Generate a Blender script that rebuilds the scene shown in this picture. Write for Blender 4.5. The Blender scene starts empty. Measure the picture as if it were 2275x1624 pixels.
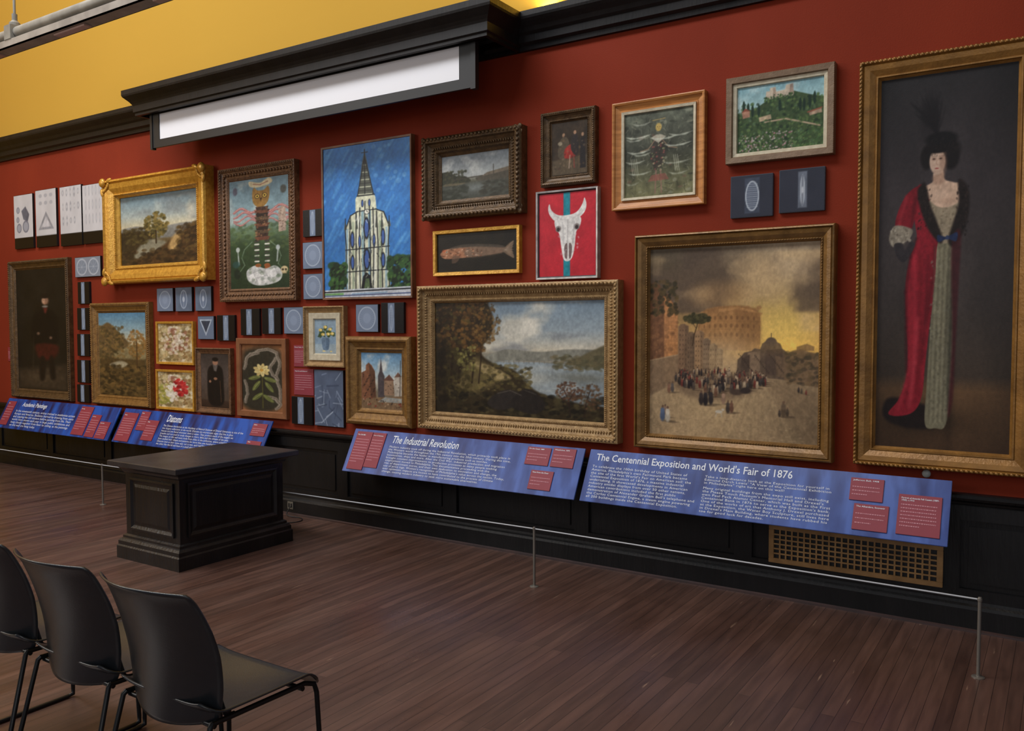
import bpy, bmesh, math, random
import numpy as np
from mathutils import Vector, Matrix
random.seed(7)
S=bpy.context.scene
COL=S.collection
try:
    S.view_settings.view_transform='Standard'
    S.view_settings.look='None'
except Exception: pass

# ------------------------------------------------------------ helpers
def lin(c):
    c=np.asarray(c,float)/255.0
    return np.where(c<=0.04045,c/12.92,((c+0.055)/1.055)**2.4)
def L4(c): 
    a=lin(c); return (float(a[0]),float(a[1]),float(a[2]),1.0)
_m={}
def mat(name,col,rough=.5,metal=0.0,col2=None,scale=8,bump=0.0,bscale=60,spec=.5,stretch=None,detail=4,contrast=(.35,.65)):
    if name in _m: return _m[name]
    m=bpy.data.materials.new(name); m.use_nodes=True
    nt=m.node_tree; N=nt.nodes; Lk=nt.links; b=N["Principled BSDF"]
    b.inputs["Base Color"].default_value=L4(col); b.inputs["Roughness"].default_value=rough
    b.inputs["Metallic"].default_value=metal; b.inputs["Specular IOR Level"].default_value=spec
    tc=N.new("ShaderNodeTexCoord"); mp=N.new("ShaderNodeMapping"); Lk.new(tc.outputs["Object"],mp.inputs[0])
    if stretch: mp.inputs["Scale"].default_value=stretch
    if col2 is not None:
        n=N.new("ShaderNodeTexNoise"); n.inputs["Scale"].default_value=scale; n.inputs["Detail"].default_value=detail
        Lk.new(mp.outputs[0],n.inputs["Vector"])
        r=N.new("ShaderNodeValToRGB"); r.color_ramp.elements[0].position=contrast[0]; r.color_ramp.elements[1].position=contrast[1]
        r.color_ramp.elements[0].color=L4(col2); r.color_ramp.elements[1].color=L4(col)
        Lk.new(n.outputs["Fac"],r.inputs[0]); Lk.new(r.outputs[0],b.inputs["Base Color"])
    if bump>0:
        n2=N.new("ShaderNodeTexNoise"); n2.inputs["Scale"].default_value=bscale; n2.inputs["Detail"].default_value=5
        Lk.new(mp.outputs[0],n2.inputs["Vector"])
        bp=N.new("ShaderNodeBump"); bp.inputs["Strength"].default_value=bump; bp.inputs["Distance"].default_value=.01
        Lk.new(n2.outputs["Fac"],bp.inputs["Height"]); Lk.new(bp.outputs[0],b.inputs["Normal"])
    _m[name]=m; return m

def obj(name,me,parent=None,loc=(0,0,0),rot=(0,0,0),label=None,cat=None,kind=None,group=None):
    o=bpy.data.objects.new(name,me); COL.objects.link(o)
    o.location=loc; o.rotation_euler=rot
    if parent is not None: o.parent=parent
    if label: o["label"]=label
    if cat: o["category"]=cat
    if kind: o["kind"]=kind
    if group: o["group"]=group
    return o
def mesh_from(name,bm,material,smooth=False):
    bmesh.ops.recalc_face_normals(bm,faces=bm.faces)
    me=bpy.data.meshes.new(name); bm.to_mesh(me); bm.free()
    if material: me.materials.append(material)
    if smooth:
        for p in me.polygons: p.use_smooth=True
    return me
def add_box(bm,x0,x1,y0,y1,z0,z1,bev=0):
    r=bmesh.ops.create_cube(bm,size=1)
    for v in r['verts']:
        v.co=Vector((x0+(v.co.x+.5)*(x1-x0),y0+(v.co.y+.5)*(y1-y0),z0+(v.co.z+.5)*(z1-z0)))
    if bev>0:
        es=list({e for v in r['verts'] for e in v.link_edges})
        bmesh.ops.bevel(bm,geom=es,offset=bev,segments=2,affect='EDGES')
def box(name,material,x0,x1,y0,y1,z0,z1,bev=0,**k):
    bm=bmesh.new(); add_box(bm,x0,x1,y0,y1,z0,z1,bev)
    return obj(name,mesh_from(name,bm,material),**k)
def boxes(name,material,lst,bev=0,**k):
    bm=bmesh.new()
    for b in lst: add_box(bm,*b,bev=bev)
    return obj(name,mesh_from(name,bm,material),**k)
def sweep_x(name,material,prof,x0,x1,**k):
    """extrude a closed (y,z) profile along x"""
    bm=bmesh.new()
    a=[bm.verts.new((x0,y,z)) for y,z in prof]; b=[bm.verts.new((x1,y,z)) for y,z in prof]
    n=len(prof)
    for i in range(n): bm.faces.new((a[i],a[(i+1)%n],b[(i+1)%n],b[i]))
    bm.faces.new(a); bm.faces.new(b[::-1])
    return obj(name,mesh_from(name,bm,material),**k)
def tube(name,material,pts,r,parent=None,cyc=False,res=6,bez=False,**k):
    cu=bpy.data.curves.new(name,'CURVE'); cu.dimensions='3D'; cu.bevel_depth=r; cu.bevel_resolution=res; cu.use_fill_caps=True
    if bez:
        sp=cu.splines.new('NURBS'); sp.points.add(len(pts)-1)
        for i,p in enumerate(pts): sp.points[i].co=(*p,1)
        sp.use_endpoint_u=True; sp.order_u=3; sp.resolution_u=8; sp.use_cyclic_u=cyc
    else:
        sp=cu.splines.new('POLY'); sp.points.add(len(pts)-1)
        for i,p in enumerate(pts): sp.points[i].co=(*p,1)
        sp.use_cyclic_u=cyc
    t=bpy.data.objects.new("tmp",cu); COL.objects.link(t)
    dg=bpy.context.evaluated_depsgraph_get(); me=bpy.data.meshes.new_from_object(t.evaluated_get(dg))
    bpy.data.objects.remove(t); me.materials.clear(); me.materials.append(material)
    for p in me.polygons: p.use_smooth=True
    return obj(name,me,parent=parent,**k)
def text(name,body,material,x0,x1,z0,z1,y,parent,shear=0,align='LEFT',track=1.0,bold=0,lead=1.0):
    cu=bpy.data.curves.new(name,'FONT'); cu.body=body; cu.size=1; cu.shear=shear; cu.align_x=align
    cu.space_character=track; cu.resolution_u=2; cu.offset=bold; cu.space_line=lead
    t=bpy.data.objects.new("tmp",cu); COL.objects.link(t)
    dg=bpy.context.evaluated_depsgraph_get(); me=bpy.data.meshes.new_from_object(t.evaluated_get(dg))
    bpy.data.objects.remove(t)
    n=len(me.vertices); co=np.zeros(n*3); me.vertices.foreach_get("co",co); co=co.reshape(-1,3)
    mn=co.min(0); mx=co.max(0)
    out=np.zeros_like(co)
    out[:,0]=x0+(co[:,0]-mn[0])/(mx[0]-mn[0])*(x1-x0)
    out[:,2]=z0+(co[:,1]-mn[1])/(mx[1]-mn[1])*(z1-z0)
    out[:,1]=y
    me.vertices.foreach_set("co",out.ravel()); me.materials.clear(); me.materials.append(material); me.update()
    return obj(name,me,parent=parent)

# ------------------------------------------------------------ painted surfaces (vertex-coloured meshes)
def vnoise(h,w,fy,fx,octv=4,seed=0):
    rng=np.random.RandomState(seed); out=np.zeros((h,w)); amp=1; tot=0
    for o in range(octv):
        gy=int(max(1,fy*2**o)); gx=int(max(1,fx*2**o)); g=rng.rand(gy+2,gx+2)
        yy=np.linspace(0,gy,h,endpoint=False); xx=np.linspace(0,gx,w,endpoint=False)
        iy=yy.astype(int); ix=xx.astype(int); ty=yy-iy; tx=xx-ix
        ty=ty*ty*(3-2*ty); tx=tx*tx*(3-2*tx)
        a=g[iy][:,ix]; b=g[iy][:,ix+1]; c=g[iy+1][:,ix]; d=g[iy+1][:,ix+1]
        TX=tx[None,:]; TY=ty[:,None]
        out+=amp*((a*(1-TX)+b*TX)*(1-TY)+(c*(1-TX)+d*TX)*TY); tot+=amp; amp*=.5
    return out/tot
class Art:
    def __init__(s,ext,nx,base=(40,35,30)):
        s.u0,s.v0,s.u1,s.v1=ext; s.nx=nx; s.ny=max(4,int(nx*(s.v1-s.v0)/(s.u1-s.u0)))
        s.px=(s.u1-s.u0)/(nx-1)
        s.U,s.V=np.meshgrid(np.linspace(s.u0,s.u1,s.nx),np.linspace(s.v0,s.v1,s.ny))
        s.im=np.zeros((s.ny,s.nx,3))+np.array(base,float); s.sd=11
    def n(s,fy,fx,o=4):
        s.sd+=1; return vnoise(s.ny,s.nx,fy,fx,o,s.sd)
    def grad(s,stops,v0=None,v1=None):
        v0=s.v0 if v0 is None else v0; v1=s.v1 if v1 is None else v1
        m=(s.V>=v0)&(s.V<=v1); t=(s.V-v0)/(v1-v0)
        P=[a for a,_ in stops]; g=np.stack([np.interp(t,P,[c[i] for _,c in stops]) for i in range(3)],-1)
        s.im[m]=g[m]
    def tex(s,amt,fy=12,fx=12,o=4):
        s.im*=(1+amt*(s.n(fy,fx,o)-.5)*2)[...,None]
    def glow(s,cx,cy,rx,ry,add=None,mul=None,to=None,a=1):
        g=(np.exp(-(((s.U-cx)/rx)**2+((s.V-cy)/ry)**2))*a)[...,None]
        if add is not None: s.im=s.im+g*np.array(add,float)
        if mul is not None: s.im=s.im*(1-g*(1-mul))
        if to is not None: s.im=s.im*(1-g)+np.array(to,float)*g
    def blur(s,k=1):
        for _ in range(k):
            p=np.pad(s.im,((1,1),(1,1),(0,0)),'edge')
            s.im=.4*s.im+.15*(p[:-2,1:-1]+p[2:,1:-1]+p[1:-1,:-2]+p[1:-1,2:])
    def finish(s,k=1,a=.10):
        """soften edges and lay fine brushwork over the whole picture"""
        s.blur(k); s.sd+=1
        n=vnoise(s.ny,s.nx,s.ny/5,s.nx/3.5,2,s.sd)-.5; s.im*=(1+a*2*n)[...,None]
        n=vnoise(s.ny,s.nx,5,5,3,s.sd+50)-.5; s.im*=(1+.12*n)[...,None]
        return s
    def clouds(s,col,v0,v1,fy,fx,lo=.5,hi=.7,a=1,u0=None,u1=None):
        m=np.clip((s.n(fy,fx,5)-lo)/(hi-lo),0,1)*a
        w=np.clip((s.V-v0)/8,0,1)*np.clip((v1-s.V)/8,0,1)
        if u0 is not None: w=w*np.clip((s.U-u0)/25,0,1)*np.clip((u1-s.U)/25,0,1)
        m=(m*w)[...,None]; s.im=s.im*(1-m)+np.array(col,float)*m
    def _sl(s,a,b,c,d):
        i0=max(0,int((b-s.v0)/(s.v1-s.v0)*(s.ny-1))-1); i1=min(s.ny,int((d-s.v0)/(s.v1-s.v0)*(s.ny-1))+2)
        j0=max(0,int((a-s.u0)/(s.u1-s.u0)*(s.nx-1))-1); j1=min(s.nx,int((c-s.u0)/(s.u1-s.u0)*(s.nx-1))+2)
        return slice(i0,i1),slice(j0,j1)
    def _bl(s,sl,m,col,a=1,j=0):
        if m.size==0: return
        m=(m*a)[...,None]; c=np.array(col,float)
        if j>0:
            s.sd+=1; c=c*(1+j*2*(vnoise(m.shape[0],m.shape[1],max(1,m.shape[0]/7),max(1,m.shape[1]/5),3,s.sd)-.5))[...,None]
        s.im[sl]=s.im[sl]*(1-m)+c*m
    def poly(s,pts,col,a=1,soft=None,j=0.15):
        soft=soft or s.px*1.3
        p=np.array(pts,float); sl=s._sl(p[:,0].min()-soft,p[:,1].min()-soft,p[:,0].max()+soft,p[:,1].max()+soft)
        X=s.U[sl];Y=s.V[sl]
        if X.size==0: return
        ins=np.zeros(X.shape,bool); d=np.full(X.shape,1e9)
        for i in range(len(p)):
            x1,y1=p[i];x2,y2=p[(i+1)%len(p)]
            c=((y1>Y)!=(y2>Y)); 
            if y1!=y2: ins^=c&(X<(x2-x1)*(Y-y1)/(y2-y1)+x1)
            l=(x2-x1)**2+(y2-y1)**2+1e-9; t=np.clip(((X-x1)*(x2-x1)+(Y-y1)*(y2-y1))/l,0,1)
            d=np.minimum(d,np.hypot(X-x1-t*(x2-x1),Y-y1-t*(y2-y1)))
        s._bl(sl,np.clip(.5+np.where(ins,d,-d)/soft,0,1),col,a,j)
    def curve(s,pts,n=6):
        """closed Catmull-Rom smoothing of a polygon outline"""
        P=[np.array(p,float) for p in pts]; m=len(P); out=[]
        for i in range(m):
            a,b,c,d=P[i-1],P[i],P[(i+1)%m],P[(i+2)%m]
            for k in range(n):
                t=k/n; out.append(tuple(.5*((2*b)+(c-a)*t+(2*a-5*b+4*c-d)*t*t+(3*b-a-3*c+d)*t**3)))
        return out
    def cpoly(s,pts,col,a=1,soft=None,j=.15): s.poly(s.curve(pts,5),col,a,soft,j)
    def ell(s,cx,cy,rx,ry,col,a=1,soft=.15,ang=0,j=0):
        R=max(rx,ry)*(1+soft)+s.px; sl=s._sl(cx-R,cy-R,cx+R,cy+R); X=s.U[sl]-cx;Y=s.V[sl]-cy
        if X.size==0: return
        c,q=math.cos(ang),math.sin(ang); A=X*c+Y*q;B=-X*q+Y*c
        r=np.sqrt((A/rx)**2+(B/ry)**2); sf=max(soft,s.px/min(rx,ry)*.7)
        s._bl(sl,np.clip((1+sf/2-r)/sf,0,1),col,a,j)
    def line(s,pts,w,col,a=1,soft=None):
        soft=soft or s.px
        for i in range(len(pts)-1):
            x1,y1=pts[i];x2,y2=pts[i+1]; R=w+soft
            sl=s._sl(min(x1,x2)-R,min(y1,y2)-R,max(x1,x2)+R,max(y1,y2)+R); X=s.U[sl];Y=s.V[sl]
            if X.size==0: continue
            l=(x2-x1)**2+(y2-y1)**2+1e-9; t=np.clip(((X-x1)*(x2-x1)+(Y-y1)*(y2-y1))/l,0,1)
            d=np.hypot(X-x1-t*(x2-x1),Y-y1-t*(y2-y1))
            s._bl(sl,np.clip((w/2-d)/soft+.5,0,1),col,a)
    def dabs(s,bx,n,cols,r0,r1,asp=1,ang=0,a=.8,shape='b'):
        rng=random.Random(s.sd); s.sd+=1
        for _ in range(n):
            if shape=='e':
                t=rng.random()*6.283;q=math.sqrt(rng.random()); x=(bx[0]+bx[2])/2+math.cos(t)*q*(bx[2]-bx[0])/2; y=(bx[1]+bx[3])/2+math.sin(t)*q*(bx[3]-bx[1])/2
            else: x=rng.uniform(bx[0],bx[2]);y=rng.uniform(bx[1],bx[3])
            r=rng.uniform(r0,r1); s.ell(x,y,r*asp,r,rng.choice(cols),a,.4,ang+rng.uniform(-.4,.4))
    def fig(s,x,y,h,col,head=(110,84,66)):
        s.ell(x+h*.3,y,h*.4,h*.06,(60,48,38),.4,.8)
        s.ell(x,y-h*.30,h*.16,h*.32,col,.95,.5); s.ell(x,y-h*.62,h*.13,h*.2,tuple(min(255,c*1.12+6) for c in col),.95,.5); s.ell(x+h*.01,y-h*.88,h*.07,h*.09,head,.95,.4)
    def mesh(s,name,x0,x1,z0,z1,y,rough=.45,parent=None,label=None):
        nx,ny=s.nx,s.ny
        X,Z=np.meshgrid(np.linspace(x0,x1,nx),np.linspace(z1,z0,ny))
        co=np.stack([X,np.full_like(X,y),Z],-1).reshape(-1,3)
        idx=np.arange(nx*ny).reshape(ny,nx)
        q=np.stack([idx[1:,:-1],idx[1:,1:],idx[:-1,1:],idx[:-1,:-1]],-1).reshape(-1,4)
        me=bpy.data.meshes.new(name); me.vertices.add(nx*ny); me.vertices.foreach_set("co",co.ravel().astype(np.float32))
        nf=len(q); me.loops.add(nf*4); me.loops.foreach_set("vertex_index",q.ravel().astype(np.int32))
        me.polygons.add(nf); me.polygons.foreach_set("loop_start",(np.arange(nf)*4).astype(np.int32))
        me.update(calc_edges=True)
        ca=me.color_attributes.new("paint",'FLOAT_COLOR','POINT')
        c=np.ones((nx*ny,4),np.float32); c[:,:3]=lin(np.clip(s.im,0,255)).reshape(-1,3); ca.data.foreach_set("color",c.ravel())
        me.materials.append(paintmat(rough)); me.validate()
        return obj(name,me,parent=parent,label=label)
def paintmat(rough):
    k="oil_paint_%02d"%int(rough*100)
    if k in _m: return _m[k]
    m=bpy.data.materials.new(k); m.use_nodes=True; N=m.node_tree.nodes; Lk=m.node_tree.links; b=N["Principled BSDF"]
    a=N.new("ShaderNodeVertexColor"); a.layer_name="paint"; Lk.new(a.outputs[0],b.inputs["Base Color"]); b.inputs["Roughness"].default_value=rough
    b.inputs["Specular IOR Level"].default_value=.25
    tc=N.new("ShaderNodeTexCoord"); n=N.new("ShaderNodeTexNoise"); n.inputs["Scale"].default_value=140; Lk.new(tc.outputs["Object"],n.inputs["Vector"])
    bp=N.new("ShaderNodeBump"); bp.inputs["Strength"].default_value=.12; bp.inputs["Distance"].default_value=.004; Lk.new(n.outputs["Fac"],bp.inputs["Height"]); Lk.new(bp.outputs[0],b.inputs["Normal"])
    _m[k]=m; return m

# ------------------------------------------------------------ frames
def frame_mesh(w,h,prof,material,beads=(),corners=0):
    """prof: list of (inset, height out of wall). origin bottom centre, faces -y"""
    bm=bmesh.new(); rings=[]
    for t,d in prof:
        rings.append([bm.verts.new(c) for c in ((-w/2+t,-d,t),(w/2-t,-d,t),(w/2-t,-d,h-t),(-w/2+t,-d,h-t))])
    for a,b in zip(rings[:-1],rings[1:]):
        for i in range(4): bm.faces.new((a[i],a[(i+1)%4],b[(i+1)%4],b[i]))
    bmesh.ops.recalc_face_normals(bm,faces=bm.faces)
    def blob(c,r,sc,rot=0,sub=1):
        res=bmesh.ops.create_icosphere(bm,subdivisions=sub,radius=1)
        R=Matrix.Rotation(rot,4,'Y')
        for v in res['verts']:
            q=R@Vector((v.co.x*r*sc[0],v.co.y*r*sc[1],v.co.z*r*sc[2])); v.co=q+Vector(c)
            for f in v.link_faces: f.smooth=True
    for t,d,r,sp,tilt,asp in beads:
        for (p,q,ang) in (((-w/2+t,t),(w/2-t,t),0),((w/2-t,t),(w/2-t,h-t),math.pi/2),((w/2-t,h-t),(-w/2+t,h-t),0),((-w/2+t,h-t),(-w/2+t,t),math.pi/2)):
            Ln=math.hypot(q[0]-p[0],q[1]-p[1]); n=max(2,int(Ln/sp))
            for i in range(n):
                f=(i+.5)/n; blob((p[0]+(q[0]-p[0])*f,-d,p[1]+(q[1]-p[1])*f),r,(asp,.7,1),-ang+tilt)
    if corners:
        c=corners
        for sx in (-1,1):
            for sz in (0,1):
                X=sx*(w/2-c*.35); Z=h-c*.35 if sz else c*.35; sg=1 if sz else -1
                D=prof[len(prof)//2][1]
                for k in range(9):
                    a=k/8*math.pi*.5; 
                    blob((X-sx*math.cos(a)*c*.75+sx*c*.25,-D-.01,Z+sg*(c*.3-math.sin(a)*c*.8)),c*.17,(1.2,.6,.7),a*sx*sg,1)
                blob((X+sx*c*.15,-D-.02,Z+sg*c*.15),c*.36,(1,.55,1),0,2)
                blob((X-sx*c*.6,-D-.012,Z+sg*c*.28),c*.24,(1.5,.5,.7),.3*sx*sg,2)
                blob((X+sx*c*.28,-D-.012,Z-sg*c*.6),c*.24,(.7,.5,1.5),.3*sx*sg,2)
                blob((X-sx*c*1.15,-D-.008,Z+sg*c*.2),c*.15,(1.7,.5,.7),0,1)
                blob((X+sx*c*.2,-D-.008,Z-sg*c*1.15),c*.15,(.7,.5,1.7),0,1)
    me=bpy.data.meshes.new("frame"); bm.to_mesh(me); bm.free(); me.materials.append(material)
    return me
def P_ornate(fw,d): return [(0,-.003),(0,d*.75),(fw*.06,d*.9),(fw*.2,d),(fw*.3,d*.95),(fw*.36,d*.75),(fw*.5,d*.6),(fw*.68,d*.5),(fw*.74,d*.55),(fw*.8,d*.5),(fw*.86,d*.35),(fw,d*.22),(fw,0)]
def P_broad(fw,d): return [(0,-.003),(0,d*.7),(fw*.05,d*.85),(fw*.14,d*.9),(fw*.2,d*.72),(fw*.26,d*.8),(fw*.5,d*.72),(fw*.78,d*.5),(fw*.8,d*.56),(fw*.87,d*.56),(fw*.9,d*.42),(fw,d*.25),(fw,0)]
def P_flat(fw,d): return [(0,-.003),(0,d*.9),(fw*.08,d),(fw*.85,d*.95),(fw*.92,d*.8),(fw,d*.7),(fw,0)]
def P_scoop(fw,d): return [(0,-.003),(0,d*.95),(fw*.1,d),(fw*.25,d*.9),(fw*.3,d*.7),(fw*.75,d*.45),(fw*.8,d*.52),(fw*.9,d*.5),(fw,d*.3),(fw,0)]
def picture(name,label,R,I,prof,d,fmat,art,beads=(),corners=0,liner=None,plate=False,cdepth=.02,flabel=None,cat="framed painting"):
    x0,x1,z0,z1=R; a0,a1,b0,b1=I; cx=(x0+x1)/2; w=x1-x0;h=z1-z0
    e=obj(name,None,loc=(cx,0,z0),label=label,cat=cat); e.empty_display_size=.1
    lx=liner[0] if liner else 0
    fwid=((a0-x0)+(x1-a1)+(b0-z0)+(z1-b1))/4-lx
    obj("frame",frame_mesh(w,h,prof(fwid,d),fmat,[(t*fwid,q*d,r,sp,ti,asp) for t,q,r,sp,ti,asp in beads],corners),parent=e,label=flabel)
    iw,ih=w-2*fwid,h-2*fwid
    if liner:
        lm=bmesh.new()
        rr=[]
        for t,y in ((-.004,.015),(-.004,.036),(lx*.85,.032),(lx,cdepth)):
            rr.append([lm.verts.new(c) for c in ((-iw/2+t,-y,fwid+t),(iw/2-t,-y,fwid+t),(iw/2-t,-y,fwid+ih-t),(-iw/2+t,-y,fwid+ih-t))])
        for a,b in zip(rr[:-1],rr[1:]):
            for i in range(4): lm.faces.new((a[i],a[(i+1)%4],b[(i+1)%4],b[i]))
        obj("liner",mesh_from("liner",lm,liner[1]),parent=e)
    t=fwid+lx-.003
    art.mesh("canvas",-w/2+t,w/2-t,t,h-t,-cdepth,parent=e)
    if plate:
        box("nameplate",M_brass,-.05,.05,-d*.66,-d*.3,fwid*.3,fwid*.3+.02,parent=e)
    return e

C7=(.25,.75)
M_brass=mat("brass",(170,135,70),.35,.6)
M_gold=mat("gilt_bright",(222,170,70),.34,.3,(176,124,42),30,.25,70,contrast=C7)
M_gold_old=mat("gilt_antique",(150,112,58),.42,.25,(110,76,36),30,.3,80,contrast=C7)
M_gold_dark=mat("gilt_dark",(104,78,48),.45,.25,(66,48,28),26,.35,80,contrast=C7)
M_gold_pale=mat("gilt_pale",(176,144,98),.42,.25,(134,104,66),30,.3,90,contrast=C7)
M_oak=mat("light_oak",(196,132,70),.42,0,(164,104,50),6,.15,40,stretch=(1,1,8))
M_wood_red=mat("carved_wood",(130,92,60),.5,.1,(84,56,34),30,.4,70,contrast=C7)
M_wood_thin=mat("thin_wood",(128,84,52),.5,0,(92,56,34),10)
M_linen=mat("linen_liner",(205,195,170),.8,0,(186,174,148),30,.2,200)
M_dark=mat("dark_ebony",(24,21,21),.5,.0,(15,13,13),9,.2,60,stretch=(1,1,.15),spec=.3)
M_wain=mat("wainscot_black",(17,15,16),.45,.0,(10,9,10),9,.2,60,stretch=(1,1,.15),spec=.35)
M_blk=mat("black_edge",(16,16,18),.5)
M_silver=mat("silver_leaf",(198,194,190),.35,.3,(160,156,152),20)
M_red=mat("label_red",(142,50,64),.55,0,(134,46,58),5)
M_white=mat("white_ink",(228,232,240),.6)
M_pink=mat("pink_ink",(196,132,142),.6)

# ============================================================ ROOM
XL,XR=-10.45,3.2; YF=-9.2
def room():
    m=bpy.data.materials.new("red_wall"); m.use_nodes=True; N=m.node_tree.nodes; Lk=m.node_tree.links; b=N["Principled BSDF"]
    b.inputs["Roughness"].default_value=.8; b.inputs["Specular IOR Level"].default_value=.2
    tc=N.new("ShaderNodeTexCoord"); n=N.new("ShaderNodeTexNoise"); n.inputs["Scale"].default_value=1.3; n.inputs["Detail"].default_value=7
    mp=N.new("ShaderNodeMapping"); mp.inputs["Scale"].default_value=(1,1,.5); Lk.new(tc.outputs["Object"],mp.inputs[0]); Lk.new(mp.outputs[0],n.inputs["Vector"])
    r=N.new("ShaderNodeValToRGB"); r.color_ramp.elements[0].position=.3; r.color_ramp.elements[1].position=.7
    r.color_ramp.elements[0].color=L4((118,38,17)); r.color_ramp.elements[1].color=L4((131,45,22)); Lk.new(n.outputs[0],r.inputs[0]); Lk.new(r.outputs[0],b.inputs["Base Color"])
    n2=N.new("ShaderNodeTexNoise"); n2.inputs["Scale"].default_value=120; Lk.new(tc.outputs["Object"],n2.inputs["Vector"])
    bp=N.new("ShaderNodeBump"); bp.inputs["Strength"].default_value=.25; bp.inputs["Distance"].default_value=.004; Lk.new(n2.outputs[0],bp.inputs["Height"]); Lk.new(bp.outputs[0],b.inputs["Normal"])
    box("wall_back",m,XL,XR,0,.15,0,3.6,kind="structure")
    M_y=mat("ochre_plaster",(190,148,58),.85,0,(186,144,55),.5,.05,30,spec=.15,detail=1)
    box("wall_side",M_y,XL-.15,XL,YF,.15,0,9,kind="structure")
    # floor
    f=bpy.data.materials.new("plank_floor"); f.use_nodes=True; N=f.node_tree.nodes; Lk=f.node_tree.links; b=N["Principled BSDF"]
    tc=N.new("ShaderNodeTexCoord"); mp=N.new("ShaderNodeMapping"); mp.inputs["Rotation"].default_value=(0,0,math.radians(90)); Lk.new(tc.outputs["Object"],mp.inputs[0])
    br=N.new("ShaderNodeTexBrick"); br.inputs["Scale"].default_value=1; br.inputs["Brick Width"].default_value=2.3; br.inputs["Row Height"].default_value=.058
    br.inputs["Mortar Size"].default_value=.0013; br.inputs["Mortar Smooth"].default_value=.4; br.inputs["Bias"].default_value=0; br.offset=.37
    br.inputs["Color1"].default_value=L4((74,52,44)); br.inputs["Color2"].default_value=L4((94,68,58)); br.inputs["Mortar"].default_value=L4((38,26,22))
    Lk.new(mp.outputs[0],br.inputs["Vector"])
    n=N.new("ShaderNodeTexNoise"); n.inputs["Scale"].default_value=6; n.inputs["Detail"].default_value=8; mp2=N.new("ShaderNodeMapping"); mp2.inputs["Scale"].default_value=(5,.45,1)
    Lk.new(tc.outputs["Object"],mp2.inputs[0]); Lk.new(mp2.outputs[0],n.inputs["Vector"])
    mx=N.new("ShaderNodeMix"); mx.data_type='RGBA'; mx.blend_type='MULTIPLY'; mx.inputs[0].default_value=.75
    rr=N.new("ShaderNodeValToRGB"); rr.color_ramp.elements[0].position=.3; rr.color_ramp.elements[0].color=(.5,.47,.45,1); rr.color_ramp.elements[1].position=.7; rr.color_ramp.elements[1].color=(1.15,1.12,1.1,1)
    Lk.new(n.outputs[0],rr.inputs[0]); Lk.new(br.outputs[0],mx.inputs[6]); Lk.new(rr.outputs[0],mx.inputs[7])
    # scuffs
    n3=N.new("ShaderNodeTexNoise"); n3.inputs["Scale"].default_value=5; n3.inputs["Detail"].default_value=5; mp3=N.new("ShaderNodeMapping"); mp3.inputs["Scale"].default_value=(9,.9,1); mp3.inputs["Rotation"].default_value=(0,0,.12)
    Lk.new(tc.outputs["Object"],mp3.inputs[0]); Lk.new(mp3.outputs[0],n3.inputs["Vector"])
    r3=N.new("ShaderNodeValToRGB"); r3.color_ramp.elements[0].position=.69; r3.color_ramp.elements[1].position=.77; r3.color_ramp.elements[0].color=(0,0,0,1); r3.color_ramp.elements[1].color=(.6,.6,.6,1)
    Lk.new(n3.outputs[0],r3.inputs[0])
    mx2=N.new("ShaderNodeMix"); mx2.data_type='RGBA'; mx2.inputs[7].default_value=L4((160,130,108)); Lk.new(r3.outputs[0],mx2.inputs[0]); Lk.new(mx.outputs[2],mx2.inputs[6]); Lk.new(mx2.outputs[2],b.inputs["Base Color"])
    # worn satin finish: roughness varies plank by plank and in patches
    n4=N.new("ShaderNodeTexNoise"); n4.inputs["Scale"].default_value=1.6; n4.inputs["Detail"].default_value=5; mp4=N.new("ShaderNodeMapping"); mp4.inputs["Scale"].default_value=(2.5,.6,1); Lk.new(tc.outputs["Object"],mp4.inputs[0]); Lk.new(mp4.outputs[0],n4.inputs["Vector"])
    mr=N.new("ShaderNodeMapRange"); mr.inputs[1].default_value=.35; mr.inputs[2].default_value=.65; mr.inputs[3].default_value=.26; mr.inputs[4].default_value=.46; Lk.new(n4.outputs[0],mr.inputs[0]); Lk.new(mr.outputs[0],b.inputs["Roughness"])
    b.inputs["Specular IOR Level"].default_value=.75
    bp=N.new("ShaderNodeBump"); bp.inputs["Strength"].default_value=.25; bp.inputs["Distance"].default_value=.003; 
    Lk.new(br.outputs["Fac"],bp.inputs["Height"]); bp.invert=True; Lk.new(bp.outputs[0],b.inputs["Normal"])
    box("floor",f,XL-.15,XR,YF,.15,-.1,0,kind="structure")
    # vaulted ceiling
    bm=bmesh.new()
    Rr=4.6
    pts=[(0.0,3.602)]+[(-(Rr-Rr*math.cos(a)),3.62+Rr*math.sin(a)) for a in [i/24*math.pi/2 for i in range(25)]]+[(YF,3.62+Rr)]
    for a,b_ in zip(pts[:-1],pts[1:]):
        vs=[bm.verts.new((XL,a[0],a[1])),bm.verts.new((XR,a[0],a[1])),bm.verts.new((XR,b_[0],b_[1])),bm.verts.new((XL,b_[0],b_[1]))]
        bm.faces.new(vs)
    bmesh.ops.remove_doubles(bm,verts=bm.verts,dist=1e-5)
    obj("ceiling",mesh_from("ceiling",bm,M_y,True),kind="structure")
    # dado rail, wainscot, baseboard
    sweep_x("trim_1",M_wain,[(0,.655),(-.03,.655),(-.035,.67),(-.055,.682),(-.062,.695),(-.062,.71),(-.052,.716),(0,.716)],XL,XR,kind="structure")
    L=[(XL,XR,-.018,0,.0,.66)]
    L.append((XL,XR,-.036,-.018,.575,.655)); L.append((XL,XR,-.036,-.018,.15,.215))
    x=XL
    while x<XR-.1:
        L.append((x,x+.11,-.0355,-.018,.15,.655))
        a,b2=x+.11,min(x+1.1,XR)
        L.append((a+.035,b2-.035,-.026,-.018,.245,.545))
        x+=1.1
    boxes("trim_2",M_wain,L,bev=.003,kind="structure")
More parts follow.
